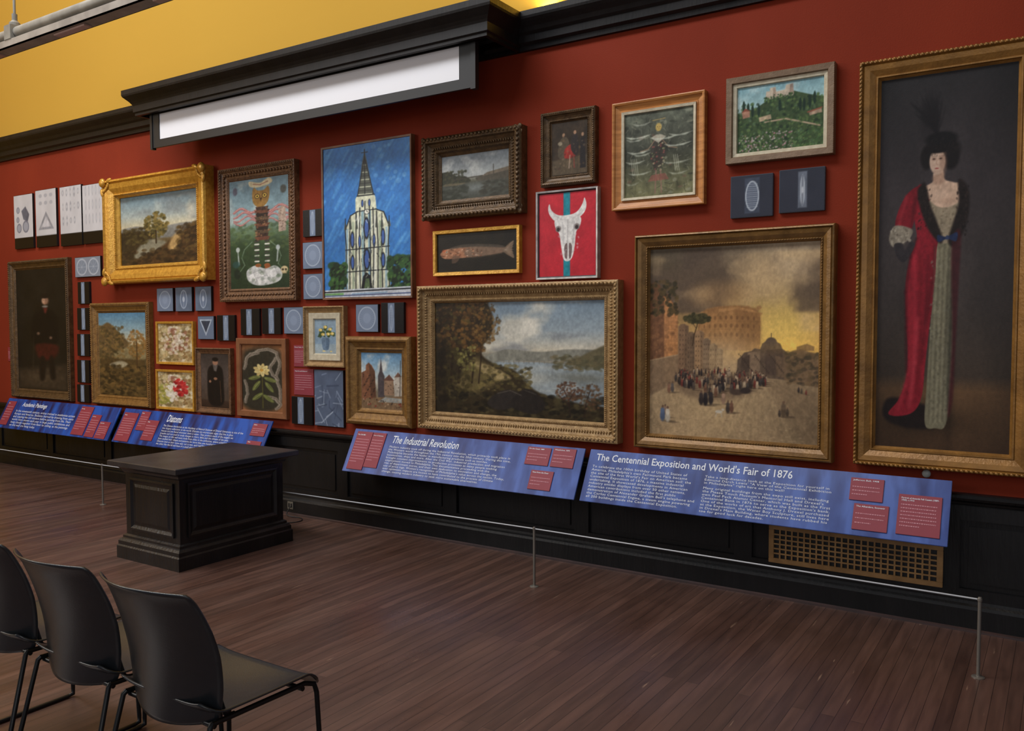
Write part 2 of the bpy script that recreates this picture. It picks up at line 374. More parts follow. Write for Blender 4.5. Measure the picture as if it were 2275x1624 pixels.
    sweep_x("baseboard_back",M_wain,[(0,0),(-.06,0),(-.06,.115),(-.054,.13),(-.042,.14),(-.038,.155),(0,.16)],XL,XR,kind="structure")
    sweep_x("trim_3",mat("shoe_mould",(58,36,32),.5,0,(44,28,26),8),[(-.06,0),(-.074,0),(-.072,.010),(-.06,.016)],XL,XR,kind="structure")
    # cornice
    prof=[(0,3.47),(-.03,3.47),(-.035,3.50),(-.06,3.515),(-.065,3.56),(-.085,3.575),(-.10,3.60),(-.13,3.625),(-.145,3.64),(-.15,3.655),(-.15,3.69),(0,3.69)]
    sweep_x("trim_4",M_dark,prof,XL,XR,kind="structure")
room()

# projecting pelmet (cornice breaks forward), screen inside it
def pelmet():
    bm=bmesh.new()
    def ring(ex,z):  # rectangle projecting ex beyond body
        x0,x1,y0=-7.0-ex,-3.18+ex,-.43-ex
        return [bm.verts.new((x0,-.02,z)),bm.verts.new((x0,y0,z)),bm.verts.new((x1,y0,z)),bm.verts.new((x1,-.02,z))]
    R=[]
    for ex,z in ((-.03,3.47),(0,3.47),(0,3.49),(.012,3.50),(.012,3.555),(.02,3.57),(.035,3.59),(.06,3.615),(.075,3.63),(.08,3.645),(.08,3.685),(-.2,3.685)):
        R.append(ring(ex,z))
    for a,b in zip(R[:-1],R[1:]):
        for i in range(3): bm.faces.new((a[i],a[i+1],b[i+1],b[i]))
    bm.faces.new(R[-1])
    x0,x1=-6.97,-3.21
    top=[bm.verts.new((x0,-.02,3.60)),bm.verts.new((x0,-.40,3.60)),bm.verts.new((x1,-.40,3.60)),bm.verts.new((x1,-.02,3.60))]
    for i in range(3): bm.faces.new((R[0][i],top[i],top[i+1],R[0][i+1]))
    bm.faces.new(top)
    obj("trim_5",mesh_from("pelmet",bm,M_dark),kind="structure")
    e=obj("projection_screen",None,loc=(-5.1,-.35,3.18),label="white projection screen in black housing under the dark cornice",cat="projection screen")
    boxes("housing",M_blk,[(-1.76,-1.655,-.012,.012,0,.41),(1.645,1.76,-.012,.012,0,.41),(-1.655,1.645,-.012,.012,0,.068),(-1.655,1.645,-.012,.012,.29,.41)],parent=e)
    box("screen_fabric",mat("screen_white",(226,224,226),.7),-1.665,1.655,-.004,.004,.06,.30,parent=e)
    for sx in (-1.6,1.6): box("wall_arm",M_blk,sx-.02,sx+.02,.008,.350,.31,.35,parent=e)
    box("end_bracket",M_blk,-1.775,-1.745,-.02,.02,-.012,.41,parent=e); box("end_bracket",M_blk,1.745,1.785,-.02,.02,-.012,.41,parent=e)
pelmet()

# ============================================================ PAINTINGS
def art_portrait():
    A=Art((1948,157,2258,995),230,(50,44,44))
    A.grad([(0,(44,41,42)),(.3,(56,50,51)),(.6,(60,53,50)),(.8,(60,50,42)),(.84,(92,68,46)),(1,(72,52,36))])
    A.tex(.16,5,4,5)
    vg=((A.U-2103)/190)**2+((A.V-600)/560)**2; A.im*=np.clip(1.15-.35*vg,.5,1.2)[...,None]
    A.glow(2070,930,90,30,mul=.6)
    # plume, built of fine wisps
    rng=random.Random(5)
    for k in range(90):
        t=rng.random(); bx,by=2085-t*18,300-t*40; l=rng.uniform(30,75); a=-1.57+rng.uniform(-.75,.55)
        A.line([(bx,by),(bx+l*.5*math.cos(a)-3,by+l*.55*math.sin(a)),(bx+l*math.cos(a)*.9-10,by+l*math.sin(a))],rng.uniform(2,5),(24,21,23),.28,3)
    A.ell(2066,250,20,44,(24,21,23),.55,1.0,.15)
    # train and fur
    A.cpoly([(1990,880),(1966,905),(1974,932),(2010,946),(2060,950),(2100,940),(2080,900)],(30,22,20),1,8)
    # red coat
    coat=[(2052,402),(2036,412),(2030,440),(2034,480),(2040,520),(2026,560),(2016,620),(2018,700),(2024,780),(2020,840),(2004,885),(1980,918),(2012,922),(2044,908),(2060,870),(2066,800),(2076,700),(2090,600),(2098,525),(2088,470)]
    A.cpoly(coat,(132,28,40))
    for x1,y1,x2,y2,c in ((2036,560,2036,880,(176,48,60)),(2050,560,2048,860,(112,22,30)),(2024,620,2030,820,(158,40,50)),(2046,700,2030,900,(184,62,72)),(2068,560,2056,800,(88,18,26)),(2030,800,2004,905,(168,50,60)),(2082,540,2068,700,(78,16,22))):
        A.line([(x1,y1),((x1+x2)/2+3,(y1+y2)/2),(x2,y2)],8,c,.55,9)
    A.line([(2040,520),(2026,560),(2016,640),(2019,720),(2022,820)],6,(66,14,20),.6,7)
    # arm: sleeve to elbow, lace, gloved forearm to hip
    A.cpoly([(2044,404),(2018,416),(1998,448),(1988,486),(2000,500),(2024,500),(2036,470),(2044,440)],(120,26,36))
    A.line([(2014,424),(1998,485)],7,(152,44,52),.6,7); A.line([(2036,430),(2026,495)],7,(74,16,22),.6,7)
    A.cpoly([(1988,488),(1974,516),(1984,536),(2006,530),(2024,518),(2028,498)],(136,126,110),1,3); A.dabs((1978,492,2024,530),50,[(172,162,144),(100,90,78),(150,140,122)],1.5,3.5,1,0,.6)
    A.cpoly([(1986,532),(1996,562),(2012,572),(2030,548),(2036,530),(2024,528),(2012,544),(2004,528)],(50,45,47),1,3)
    # skirt
    A.cpoly([(2090,528),(2120,522),(2124,600),(2128,720),(2126,840),(2116,936),(2092,946),(2068,938),(2070,850),(2076,720),(2084,610)],(120,114,92))
    for i in range(9):
        x=2076+i*5.3; A.line([(x+7,540+i),(x+3,740),(x,936-i)],2.0,(150,144,118) if i%2 else (88,82,66),.55,2)
    A.dabs((2074,560,2122,930),150,[(152,146,120),(88,82,66),(134,130,112)],1.5,4,.8,0,.4); A.glow(2122,740,10,220,mul=.6)
    # bodice
    A.cpoly([(2066,438),(2100,448),(2138,434),(2130,520),(2088,526)],(144,130,108)); A.dabs((2072,446,2132,520),60,[(166,152,128),(106,92,74)],1.5,3.5,1,0,.5)
    # skin
    A.cpoly([(2076,376),(2097,372),(2101,392),(2120,400),(2142,408),(2138,440),(2112,454),(2084,450),(2062,428),(2052,408),(2074,396)],(200,168,144),1,3)
    A.cpoly([(2073,386),(2098,378),(2100,398),(2082,402)],(150,116,96),.55,6); A.ell(2112,440,20,7,(172,138,116),.4,.9); A.ell(2090,424,16,10,(214,182,158),.4,.9)
    # fur collar
    A.cpoly([(2056,396),(2040,412),(2046,450),(2066,500),(2092,532),(2100,524),(2088,490),(2070,446),(2064,420)],(34,27,25),1,6)
    A.cpoly([(2132,396),(2152,410),(2158,450),(2150,500),(2128,540),(2112,530),(2122,490),(2134,446)],(34,27,25),1,6)
    A.cpoly([(2120,540),(2140,510),(2138,620),(2134,760),(2130,880),(2120,910),(2126,740)],(66,24,28),.75,6)
    A.dabs((2042,410,2072,500),50,[(54,42,38),(20,16,15)],2,4,.6,.5,.5); A.dabs((2128,410,2156,520),50,[(54,42,38),(20,16,15)],2,4,.6,-.4,.5)
    # bow
    A.cpoly([(2088,514),(2108,519),(2132,510),(2130,530),(2110,524),(2090,530)],(36,46,76)); A.ell(2110,521,4,5,(52,62,92),.9,.3)
    # head
    A.ell(2094,330,42,32,(27,23,23),1,.3); A.ell(2092,303,36,16,(21,19,20),1,.35); A.ell(2060,342,15,26,(27,23,23),1,.35); A.ell(2114,346,19,26,(25,21,21),1,.35)
    A.ell(2084,352,18,28,(204,174,152),1,.18,-.06); A.ell(2097,356,8,24,(154,120,100),.6,.9); A.ell(2079,362,8,6,(212,178,156),.5,1); A.ell(2084,374,9,4,(170,138,118),.5,.9)
    A.ell(2084,325,27,9,(24,20,20),1,.4); A.dabs((2054,300,2132,345),80,[(40,34,32),(16,13,13)],2,5,.6,.4,.3,'e')
    for ex in (2076,2091.5): A.ell(ex,346,5.5,3.6,(150,116,98),.6,.8); A.ell(ex,346,3.2,1.5,(56,42,36),.9,.5); A.line([(ex-4.5,341),(ex+4,340.4)],1.1,(90,66,54),.6)
    A.line([(2083,349),(2081.5,357),(2084.5,359)],1.3,(168,128,108),.7); A.ell(2083,367,4.6,1.7,(146,70,66),.9,.5)
    return A.finish(1,.07)
def art_colos():
    A=Art((1440,546,1810,979),320,(150,120,85))
    A.grad([(0,(142,124,100)),(.25,(150,122,90)),(.45,(205,162,98)),(.56,(222,172,92)),(.6,(186,152,108))])
    A.glow(1735,725,85,75,add=(45,45,10)); A.glow(1770,600,70,60,add=(36,34,30)); A.glow(1480,600,110,110,mul=.58)
    A.clouds((92,76,62),546,700,3,3,.46,.62,.8); A.clouds((214,180,132),560,740,4,3,.55,.72,.55); A.clouds((84,70,58),546,670,5,4,.52,.68,.6)
    A.ell(1600,655,60,28,(196,150,96),.35,.9); A.blur(3)
    # round ruin in haze
    A.poly([(1552,780),(1554,712),(1560,694),(1574,686),(1600,681),(1648,680),(1676,686),(1689,697),(1691,716),(1690,780)],(158,112,68),.85,4)
    A.poly([(1636,681),(1678,688),(1690,698),(1690,760),(1650,775),(1640,720)],(118,82,50),.4,14)
    A.poly([(1598,687),(1640,683),(1682,692),(1684,697),(1640,689),(1600,694)],(200,148,92),.55,2); A.dabs((1556,680,1690,700),24,[(150,106,66),(180,132,84)],2,4,1.4,0,.5)
    for row,y in enumerate((706,724,744)):
        for i in range(12): 
            t=(i-5.5)/5.5; x=1622+t*66; A.ell(x,y+abs(t)*3,2.6*math.sqrt(1.05-t*t)+.4,4.6,(100,68,44),.5,.5)
        A.line([(1556,y+10),(1622,y+8),(1689,y+10)],1,(120,84,54),.35)
    A.glow(1600,790,95,42,to=(190,156,114),a=.85)
    # street ground
    A.poly([(1440,872),(1520,838),(1640,808),(1700,814),(1810,842),(1810,979),(1440,979)],(164,138,104),1,4)
    A.glow(1590,900,90,70,to=(196,166,122),a=.7); A.glow(1800,960,80,80,mul=.72); A.glow(1660,818,60,12,to=(190,158,116),a=.8)
    # left ruin wall, overgrown top
    A.poly([(1440,628),(1452,622),(1464,630),(1470,646),(1484,652),(1492,668),(1506,682),(1508,852),(1440,884)],(112,76,52),1,3)
    A.poly([(1474,656),(1486,660),(1494,672),(1506,684),(1508,845),(1476,862)],(176,122,78),1,3); A.glow(1495,780,16,70,add=(18,12,4))
    A.dabs((1440,622,1504,700),140,[(58,52,34),(82,68,42),(96,76,46),(46,42,28)],2,6,1,0,.65)
    for y in range(706,850,9): A.line([(1478,y-1),(1508,y+1)],.9,(126,84,54),.45)
    for x in (1484,1492,1500): A.line([(x,690),(x,848)],.8,(126,84,54),.3)
    A.dabs((1442,700,1506,860),110,[(136,94,62),(100,68,46),(182,130,86),(150,104,68)],2,6,1,0,.3)
    A.poly([(1440,806),(1512,790),(1522,846),(1440,890)],(134,110,84),.9,4); A.line([(1440,806),(1514,790)],2.5,(176,148,112),.7,2)
    # buildings receding
    for x,y,w,h,c in ((1508,726,24,118,(132,102,76)),(1529,744,19,98,(116,92,70)),(1546,740,21,92,(154,120,86)),(1565,758,17,70,(132,108,84)),(1580,770,18,52,(152,126,94)),(1596,780,14,36,(164,138,104))):
        A.poly([(x,y),(x+w*.25,y-5),(x+w*.6,y-6),(x+w,y-1),(x+w,y+h),(x,y+h)],c,1,2)
        A.poly([(x+w*.62,y-3),(x+w,y),(x+w,y+h),(x+w*.62,y+h)],(90,72,56),.4,2)
        for k in range(8):
            for m_ in range(3): A.ell(x+w*.18+m_*w*.28,y+9+k*11,1.1,2.2,(70,54,42),.6,.4)
    A.dabs((1512,826,1590,850),40,[(110,86,66),(150,120,90),(84,66,52)],2,4,1.3,0,.6)
    A.glow(1600,800,34,26,to=(188,156,114),a=.55)
    # pine
    A.line([(1541,770),(1545,745),(1551,726),(1553,712)],2,(66,48,32)); A.line([(1549,730),(1540,716)],1.2,(66,48,32)); A.ell(1551,707,27,8,(74,66,42),.85,.7); A.dabs((1522,697,1581,719),130,[(50,48,30),(88,80,50),(64,58,36)],2,4,1.3,0,.65,'e')
    # right buildings, dome
    A.poly([(1640,835),(1642,800),(1650,792),(1656,784),(1672,780),(1678,774),(1690,776),(1694,764),(1702,758),(1722,758),(1732,764),(1736,774),(1746,782),(1752,792),(1752,842)],(100,82,66),1,2)
    A.poly([(1740,788),(1758,778),(1775,774),(1790,780),(1810,784),(1810,856),(1740,842)],(116,92,68),.95,4)
    A.ell(1713,760,11.5,10,(94,78,66),1,.2); A.line([(1713,752),(1713,741)],1.5,(80,66,54)); A.poly([(1664,784),(1690,780),(1690,832),(1664,832)],(136,112,88),.9,2)
    A.poly([(1650,797),(1668,788),(1668,835),(1648,835)],(82,66,54),1,2); A.poly([(1700,778),(1736,774),(1740,832),(1702,832)],(80,64,54),.7,2); A.poly([(1722,790),(1750,796),(1752,838),(1724,834)],(120,96,72),.7,3)
    A.dabs((1745,782,1810,850),130,[(76,66,48),(104,84,58),(128,102,72),(62,54,42)],2,5,1.4,0,.55)
    for k in range(40): A.ell(1645+(k*13)%96,788+(k*17)%42,1.1,2.1,(56,44,36),.6,.4)
    A.poly([(1765,770),(1785,763),(1800,769),(1800,778),(1765,778)],(124,96,68),.8,2); A.glow(1740,770,60,16,add=(24,18,4))
    # ground shade/ruts/cobbles
    for i in range(18): A.line([(1652+i*2.4,828),(1625+i*9,880),(1520+i*24,979)],1.3,(130,106,82) if i%2 else (196,168,128),.35,4)
    rng=random.Random(4)
    for i in range(420):
        y=rng.uniform(850,979); x=rng.uniform(1440,1810); s_=.6+(y-850)/90; A.ell(x,y,1.8*s_,.7*s_,rng.choice([(124,102,78),(196,168,130),(146,122,94)]),.35,.6)
    A.poly([(1700,840),(1810,862),(1810,979),(1790,979),(1720,880)],(118,96,72),.45,20)
    # crowd
    A.cpoly([(1500,862),(1540,842),(1600,832),(1684,842),(1676,868),(1620,892),(1540,888)],(92,72,58),.5,14)
    pp=[]
    for k in range(190):
        t=rng.random(); x=1500+t*200+rng.uniform(-8,8); y=840+rng.uniform(-16,50)*(1-abs(t-.45)*1.2); pp.append((y,x))
    for y,x in sorted(pp):
        A.fig(x,y,11+max(0,y-826)*.26,rng.choice([(52,42,36),(38,32,32),(104,72,54),(140,120,98),(76,64,56),(104,48,40),(58,52,48),(92,74,58),(164,142,114)]),rng.choice([(48,36,32),(126,96,76),(84,64,52)]))
    for x,y,h,c in ((1478,938,32,(120,96,80)),(1472,946,38,(74,88,112)),(1484,948,38,(178,168,150)),(1495,878,26,(84,76,72)),(1487,880,26,(124,88,68)),(1562,904,34,(48,40,38)),(1572,905,36,(34,30,32)),(1584,902,34,(44,38,38)),(1732,922,18,(64,54,46)),(1740,922,36,(86,70,54)),(1748,920,20,(70,58,46)),(1612,900,30,(146,116,94)),(1622,920,30,(64,54,48)),(1630,918,28,(100,68,52)),(1770,868,14,(54,46,42)),(1776,870,13,(76,66,54)),(1785,872,12,(110,54,44))): A.fig(x,y,h,c)
    A.ell(1602,918,8,3.6,(204,192,172),1,.4); A.line([(1597,920),(1595,930)],1.4,(184,172,152)); A.line([(1607,920),(1609,930)],1.4,(184,172,152)); A.ell(1611,913,3,2.4,(204,192,172))
    A.ell(1640,872,14,7,(78,62,52),1,.5); A.ell(1660,868,12,7,(56,46,42),1,.5)
    return A.finish(1,.08)
def art_river():
    A=Art((963,671,1336,934),320,(70,60,45))
    A.grad([(0,(118,136,150)),(.25,(150,162,168)),(.42,(200,190,168)),(.46,(140,134,118))])
    A.clouds((206,200,184),671,785,4,4,.45,.62,.9,1080,1340); A.clouds((112,116,122),740,790,7,4,.5,.66,.6,1080,1340); A.clouds((228,222,206),690,750,5,5,.55,.68,.8,1140,1300); A.blur(2)
    A.cpoly([(1080,800),(1110,786),(1140,780),(1200,785),(1240,781),(1270,778),(1345,782),(1345,812),(1090,815)],(128,126,114),1,3)
    A.cpoly([(1260,806),(1290,792),(1312,780),(1345,770),(1345,832),(1270,820)],(98,90,66),1,4)
    A.poly([(1085,815),(1130,806),(1200,808),(1336,818),(1336,905),(1200,905),(1120,870)],(142,152,156),1,3)
    A.glow(1190,845,40,16,to=(196,194,180),a=.7); A.clouds((196,194,182),812,880,9,3,.5,.7,.5,1110,1300); A.glow(1290,840,60,12,to=(104,102,88),a=.7); A.glow(1320,890,40,30,mul=.8)
    for i in range(40):
        rr=random.Random(i); x,y=rr.uniform(1120,1330),rr.uniform(815,895); A.line([(x,y),(x+rr.uniform(8,24),y)],1,(170,176,174) if i%2 else (112,120,120),.35,1.5)
    A.line([(1120,809),(1230,806)],1.6,(156,146,128),.9); 
    for i in range(9): A.line([(1126+i*11,806),(1126+i*11,811)],1.4,(110,104,92),.8)
    A.dabs((1230,792,1336,824),140,[(90,86,62),(108,96,68),(78,74,54)],1.5,4,1.8,0,.55)
    # left bank
    A.cpoly([(955,660),(1070,665),(1100,700),(1098,745),(1072,785),(1100,812),(1150,828),(1180,860),(1215,880),(1290,896),(1345,905),(1345,944),(955,944)],(52,42,26),1,5)
    A.cpoly([(1010,860),(1035,825),(1062,800),(1085,815),(1130,840),(1090,870),(1040,890)],(122,106,66),.7,12)
    A.cpoly([(1060,812),(1100,822),(1142,846),(1100,850),(1075,835)],(176,154,108),.8,6)
    A.dabs((1060,814,1185,878),160,[(78,68,38),(52,46,28),(128,112,66),(100,88,52)],2,4.5,1.5,0,.6)
    for x0,w in ((975,9),(1000,6),(1020,7),(1052,4),(1068,3)): A.line([(x0,860),(x0+6,800),(x0+4,750),(x0-4,690)],w,(40,28,18),.95,3)
    for p in ([(1022,770),(1045,735),(1070,715)],[(1004,760),(1018,720),(1040,690)],[(1054,780),(1075,750),(1100,735)]): A.line(p,2.4,(44,30,20),.8,2)
    A.dabs((963,671,1080,785),560,[(96,64,32),(66,46,26),(128,90,44),(44,34,22),(82,70,36)],1.6,5,1.2,.3,.6)
    A.dabs((1050,672,1118,770),190,[(110,76,38),(74,54,30),(138,104,56),(90,66,34)],1.4,4,1,.3,.6,'e')
    A.dabs((963,780,1050,900),220,[(38,30,18),(56,48,26),(76,66,34)],2,6,1.2,.2,.6); A.dabs((1018,775,1060,832),80,[(164,152,88),(120,116,60)],1.5,4,1,0,.45)
    A.dabs((1000,880,1336,934),320,[(38,32,20),(56,48,30),(26,22,15),(80,70,44)],2,6,1.6,0,.65)
    A.cpoly([(1088,906),(1106,884),(1138,872),(1165,885),(1152,910),(1112,920)],(46,40,36),1,3); A.cpoly([(1140,908),(1168,870),(1198,878),(1216,905),(1190,925)],(40,34,30),1,3); A.line([(1112,882),(1140,874),(1164,884)],1.8,(100,92,80),.7); A.line([(1172,872),(1196,880)],1.6,(90,82,72),.7)
    # right tree
    for p in ([(1268,925),(1264,890),(1252,862)],[(1264,892),(1278,866)],[(1296,925),(1300,890),(1308,866)],[(1265,900),(1244,880)]): A.line(p,1.8,(44,30,24))
    A.dabs((1238,848,1292,892),170,[(88,58,42),(66,46,36),(112,78,54)],1.2,2.8,1,0,.6,'e'); A.dabs((1286,852,1332,910),130,[(74,54,38),(100,72,48)],1.2,3,1,0,.6,'e')
    A.dabs((963,671,990,934),60,[(30,24,16)],6,12,1,0,.4)
    return A.finish(1,.09)
def art_castle():
    A=Art((1637,177,1826,327),160,(70,90,60))
    A.grad([(0,(120,158,166)),(.35,(160,190,190)),(.4,(90,110,74))]); A.clouds((186,206,204),177,235,4,4,.45,.6,.7)
    A.poly([(1637,240),(1680,228),(1720,205),(1760,200),(1800,215),(1826,222),(1826,327),(1637,327)],(62,80,50))
    A.dabs((1637,214,1826,327),480,[(44,66,40),(74,100,56),(98,120,68),(34,50,36),(82,106,76)],1.5,4,1,.4,.7)
    for x in (1652,1662,1672,1686,1732,1776,1784,1796,1806): A.ell(x,222+(x%7)*2,3.2,14,(30,50,38),1,.3)
    A.poly([(1700,212),(1702,194),(1710,194),(1710,187),(1722,186),(1724,197),(1743,195),(1745,185),(1760,184),(1762,210)],(196,180,158)); A.poly([(1753,185),(1760,184),(1762,208),(1753,208)],(150,130,116)); A.poly([(1717,188),(1722,187),(1724,208),(1717,208)],(156,136,118))
    A.dabs((1696,203,1768,216),50,[(44,66,40),(74,100,56)],1.5,3,1,0,.85)
    A.poly([(1648,234),(1656,226),(1666,234),(1666,246),(1650,248)],(166,122,100)); A.poly([(1646,234),(1656,225),(1668,233),(1657,232)],(130,74,56))
    A.poly([(1686,250),(1712,246),(1714,256),(1688,260)],(184,162,132)); A.line([(1700,262),(1745,260),(1818,284)],3.4,(176,154,128)); A.poly([(1794,250),(1820,246),(1822,256),(1796,260)],(174,148,124)); A.poly([(1790,251),(1822,244),(1822,247),(1792,254)],(140,82,62))
    A.dabs((1684,255,1820,292),80,[(60,84,48),(90,114,66)],1.5,3,1,0,.55)
    A.dabs((1640,285,1760,327),170,[(206,196,190),(170,120,130),(120,140,90),(196,170,180)],1,2.2,1,0,.75); A.dabs((1750,290,1826,327),90,[(70,104,60),(104,130,80)],1.5,3,.6,.7,.7)
    return A.finish(1,.1)
def art_abstract():
    A=Art((1381,243,1533,432),150,(70,74,62)); A.grad([(0,(92,96,82)),(.45,(64,66,56)),(.75,(84,84,62)),(1,(112,110,78))]); A.tex(.35,9,9,5)
    rng=random.Random(3)
    for k in range(170):
        x,y=rng.uniform(1383,1530),rng.uniform(246,430); a=rng.uniform(0,3.1); l=rng.uniform(4,12)
        A.line([(x,y),(x+l*math.cos(a),y+l*math.sin(a))],1.1,rng.choice([(150,150,130),(120,122,104),(34,34,30),(166,162,136),(40,44,38)]),.55)
    for k in range(30):
        x,y=rng.uniform(1384,1530),rng.uniform(250,428); A.ell(x,y,rng.uniform(3,7),rng.uniform(2,5),rng.choice([(40,42,36),(150,150,128),(110,84,70)]),.5,.4)
    for x in (1396,1400,1404,1408,1490,1494,1498): A.line([(x,345),(x+4,380)],1.4,(180,180,160),.7)
    A.poly([(1448,300),(1466,300),(1474,340),(1462,375),(1448,375),(1438,340)],(60,52,46),.8); A.dabs((1440,300,1472,375),60,[(150,84,78),(176,166,132),(60,60,56),(112,120,86)],1.2,2.6,1,0,.7)
    for s_ in (-1,1):
        A.line([(1457+s_*6,305),(1457+s_*22,326),(1457+s_*40,330)],2,(160,128,102),.7); A.line([(1457+s_*5,375),(1457+s_*7,425)],2.6,(150,108,98),.7)
    A.poly([(1440,302),(1457,315),(1474,302),(1462,296),(1452,296)],(186,180,160),.8); A.ell(1457,280,6.5,9,(196,166,92),.9,.3); A.line([(1444,264),(1471,262)],1.6,(170,146,92))
    A.ell(1455,279,1,1,(50,40,30),.8); A.ell(1460,279,1,1,(50,40,30),.8)
    A.poly([(1442,385),(1472,383),(1480,397),(1434,399)],(146,80,72),.6)
    for x,y,w,c in ((1384,296,56,.85),(1386,302,40,.6),(1440,304,60,.7),(1388,330,50,.8),(1400,336,40,.6),(1470,322,58,.75),(1480,300,50,.7),(1384,352,44,.6),(1466,360,60,.5),(1390,378,50,.6),(1480,384,40,.5),(1400,268,40,.5),(1384,400,30,.4)):
        A.poly([(x,y-2),(x+w*.4,y+2),(x+w,y-2),(x+w*.7,y+4),(x+w*.2,y+4)],(206,210,192),c,3)  # pale slivers are reflections painted into the print's colour
    return A.finish(1,.1)
def art_genre():
    A=Art((1222,275,1300,383),90,(52,40,28)); A.tex(.35,6,6,4); A.poly([(1222,352),(1300,346),(1300,383),(1222,383)],(84,70,52),1,4)
    A.cpoly([(1236,345),(1240,312),(1252,305),(1260,318),(1258,352)],(84,72,56)); A.ell(1248,301,3,4,(160,124,96)); A.ell(1240,318,5,4,(170,156,130),.7)
    A.cpoly([(1250,332),(1262,322),(1274,322),(1276,345),(1252,350)],(150,44,36)); A.cpoly([(1264,330),(1268,303),(1278,303),(1282,330),(1276,346)],(44,36,34)); A.ell(1273,298,3,4,(170,130,102))
    A.line([(1262,344),(1260,370)],2.2,(160,136,118)); A.line([(1270,344),(1272,370)],2.2,(130,60,50)); A.poly([(1284,372),(1285,312),(1295,310),(1297,372)],(34,28,28)); A.ell(1290,304,3,4,(150,116,92))
    A.dabs((1226,300,1296,370),40,[(110,84,56),(140,118,88),(60,40,28)],1.5,3,1,0,.4)
    return A.finish(2,.12)
def art_skull():
    A=Art((1199,424,1320,614),150,(186,40,52)); A.tex(.10,10,8,4); A.poly([(1252,420),(1266,420),(1266,616),(1252,616)],(34,128,142),1,1.5)
    W=(222,218,212)
    A.cpoly([(1222,448),(1226,462),(1236,472),(1250,476),(1272,474),(1284,466),(1292,452),(1296,440),(1300,456),(1296,472),(1284,484),(1272,490),(1246,492),(1232,486),(1222,472),(1219,458)],W)
    A.cpoly([(1238,482),(1284,480),(1288,498),(1279,515),(1276,545),(1271,570),(1262,580),(1252,574),(1247,545),(1243,518),(1234,500)],W)
    A.ell(1241,506,6,7,(130,120,116),1,.4); A.ell(1280,503,6,7,(130,120,116),1,.4); A.ell(1241,507,3.4,4.4,(56,46,46)); A.ell(1280,504,3.4,4.4,(56,46,46))
    A.cpoly([(1254,547),(1260,540),(1260,572),(1255,570)],(120,100,98)); A.cpoly([(1264,540),(1270,546),(1268,570),(1264,572)],(120,100,98))
    A.line([(1261,486),(1261,538)],1.2,(160,152,150),.8); A.line([(1250,492),(1253,540)],3,(186,182,180),.6,2); A.line([(1275,492),(1272,540)],3,(170,164,164),.6,2)
    A.line([(1226,464),(1240,480),(1250,486)],3,(176,170,166),.5,3); A.line([(1296,466),(1284,478),(1272,484)],3,(176,170,166),.5,3)
    A.dabs((1240,482,1284,575),30,[(246,244,240),(196,192,190)],1.5,3.5,.6,0,.35,'e')
    return A.finish(1,.05)
def art_fish():
    A=Art((967,506,1147,606),150,(30,25,17)); A.tex(.25,5,10,4)
    A.cpoly([(975,560),(979,552),(990,546),(1020,543),(1060,544),(1114,550),(1124,550),(1112,562),(1060,568),(1010,571),(985,570)],(160,110,80)); A.cpoly([(1118,552),(1138,534),(1135,556),(1139,577),(1118,562)],(120,98,78),.9); A.cpoly([(1040,544),(1122,550),(1118,562),(1040,569)],(112,94,78),.8,5)
    A.cpoly([(995,546),(1030,536),(1100,541),(1118,549),(1060,544)],(96,84,72),.6); A.dabs((985,546,1070,570),70,[(196,140,104),(216,184,160),(120,64,42),(84,56,40)],1,2.2,1,0,.7)
    A.cpoly([(1005,564),(1002,582),(1014,580),(1020,566)],(110,84,66),.7); A.ell(990,553,2.6,2.6,(220,206,176)); A.ell(990,553,1.3,1.3,(20,16,14)); A.line([(975,562),(985,564)],1.2,(60,30,20)); A.ell(984,550,5,4,(186,84,50),.5)
    for i in range(7): A.line([(1120,556),(1138,535+i*7)],.9,(160,140,120),.6)
    for i in range(22): A.line([(1026+i*4,568-i*.3),(1029+i*4,576-i*.5)],.8,(130,108,86),.4)
    return A.finish(1,.08)
def art_canal():
    A=Art((977,338,1120,438),140,(60,60,50)); A.grad([(0,(104,112,118)),(.5,(158,160,156)),(.56,(120,118,104)),(.62,(84,82,66)),(1,(60,58,46))]); A.clouds((190,190,184),338,392,3,4,.45,.65,.7)
    A.cpoly([(970,378),(992,374),(1010,385),(1030,388),(1037,402),(970,406)],(46,46,32)); A.dabs((977,374,1030,402),90,[(40,42,26),(66,64,42),(54,52,34)],1.5,3.5,1,0,.7)
    A.poly([(1050,393),(1090,386),(1120,380),(1120,404),(1055,404)],(74,68,56)); A.poly([(1062,392),(1075,384),(1120,376),(1120,384)],(104,92,76)); A.line([(1000,393),(1065,390)],2,(60,54,44)); A.line([(1088,388),(1088,368)],1.4,(60,54,46))
    A.poly([(977,402),(1120,402),(1120,438),(977,438)],(66,68,60),.8,6); A.glow(1050,415,26,10,to=(140,146,144),a=.6); A.dabs((980,404,1030,436),50,[(40,42,30)],1.5,4,2.2,0,.5); A.poly([(985,400),(1035,402),(1010,406),(977,405)],(110,96,70),.7); A.dabs((1064,404,1120,436),50,[(44,42,32),(60,56,44)],1.5,4,2.2,0,.5)
    return A.finish(1,.1)
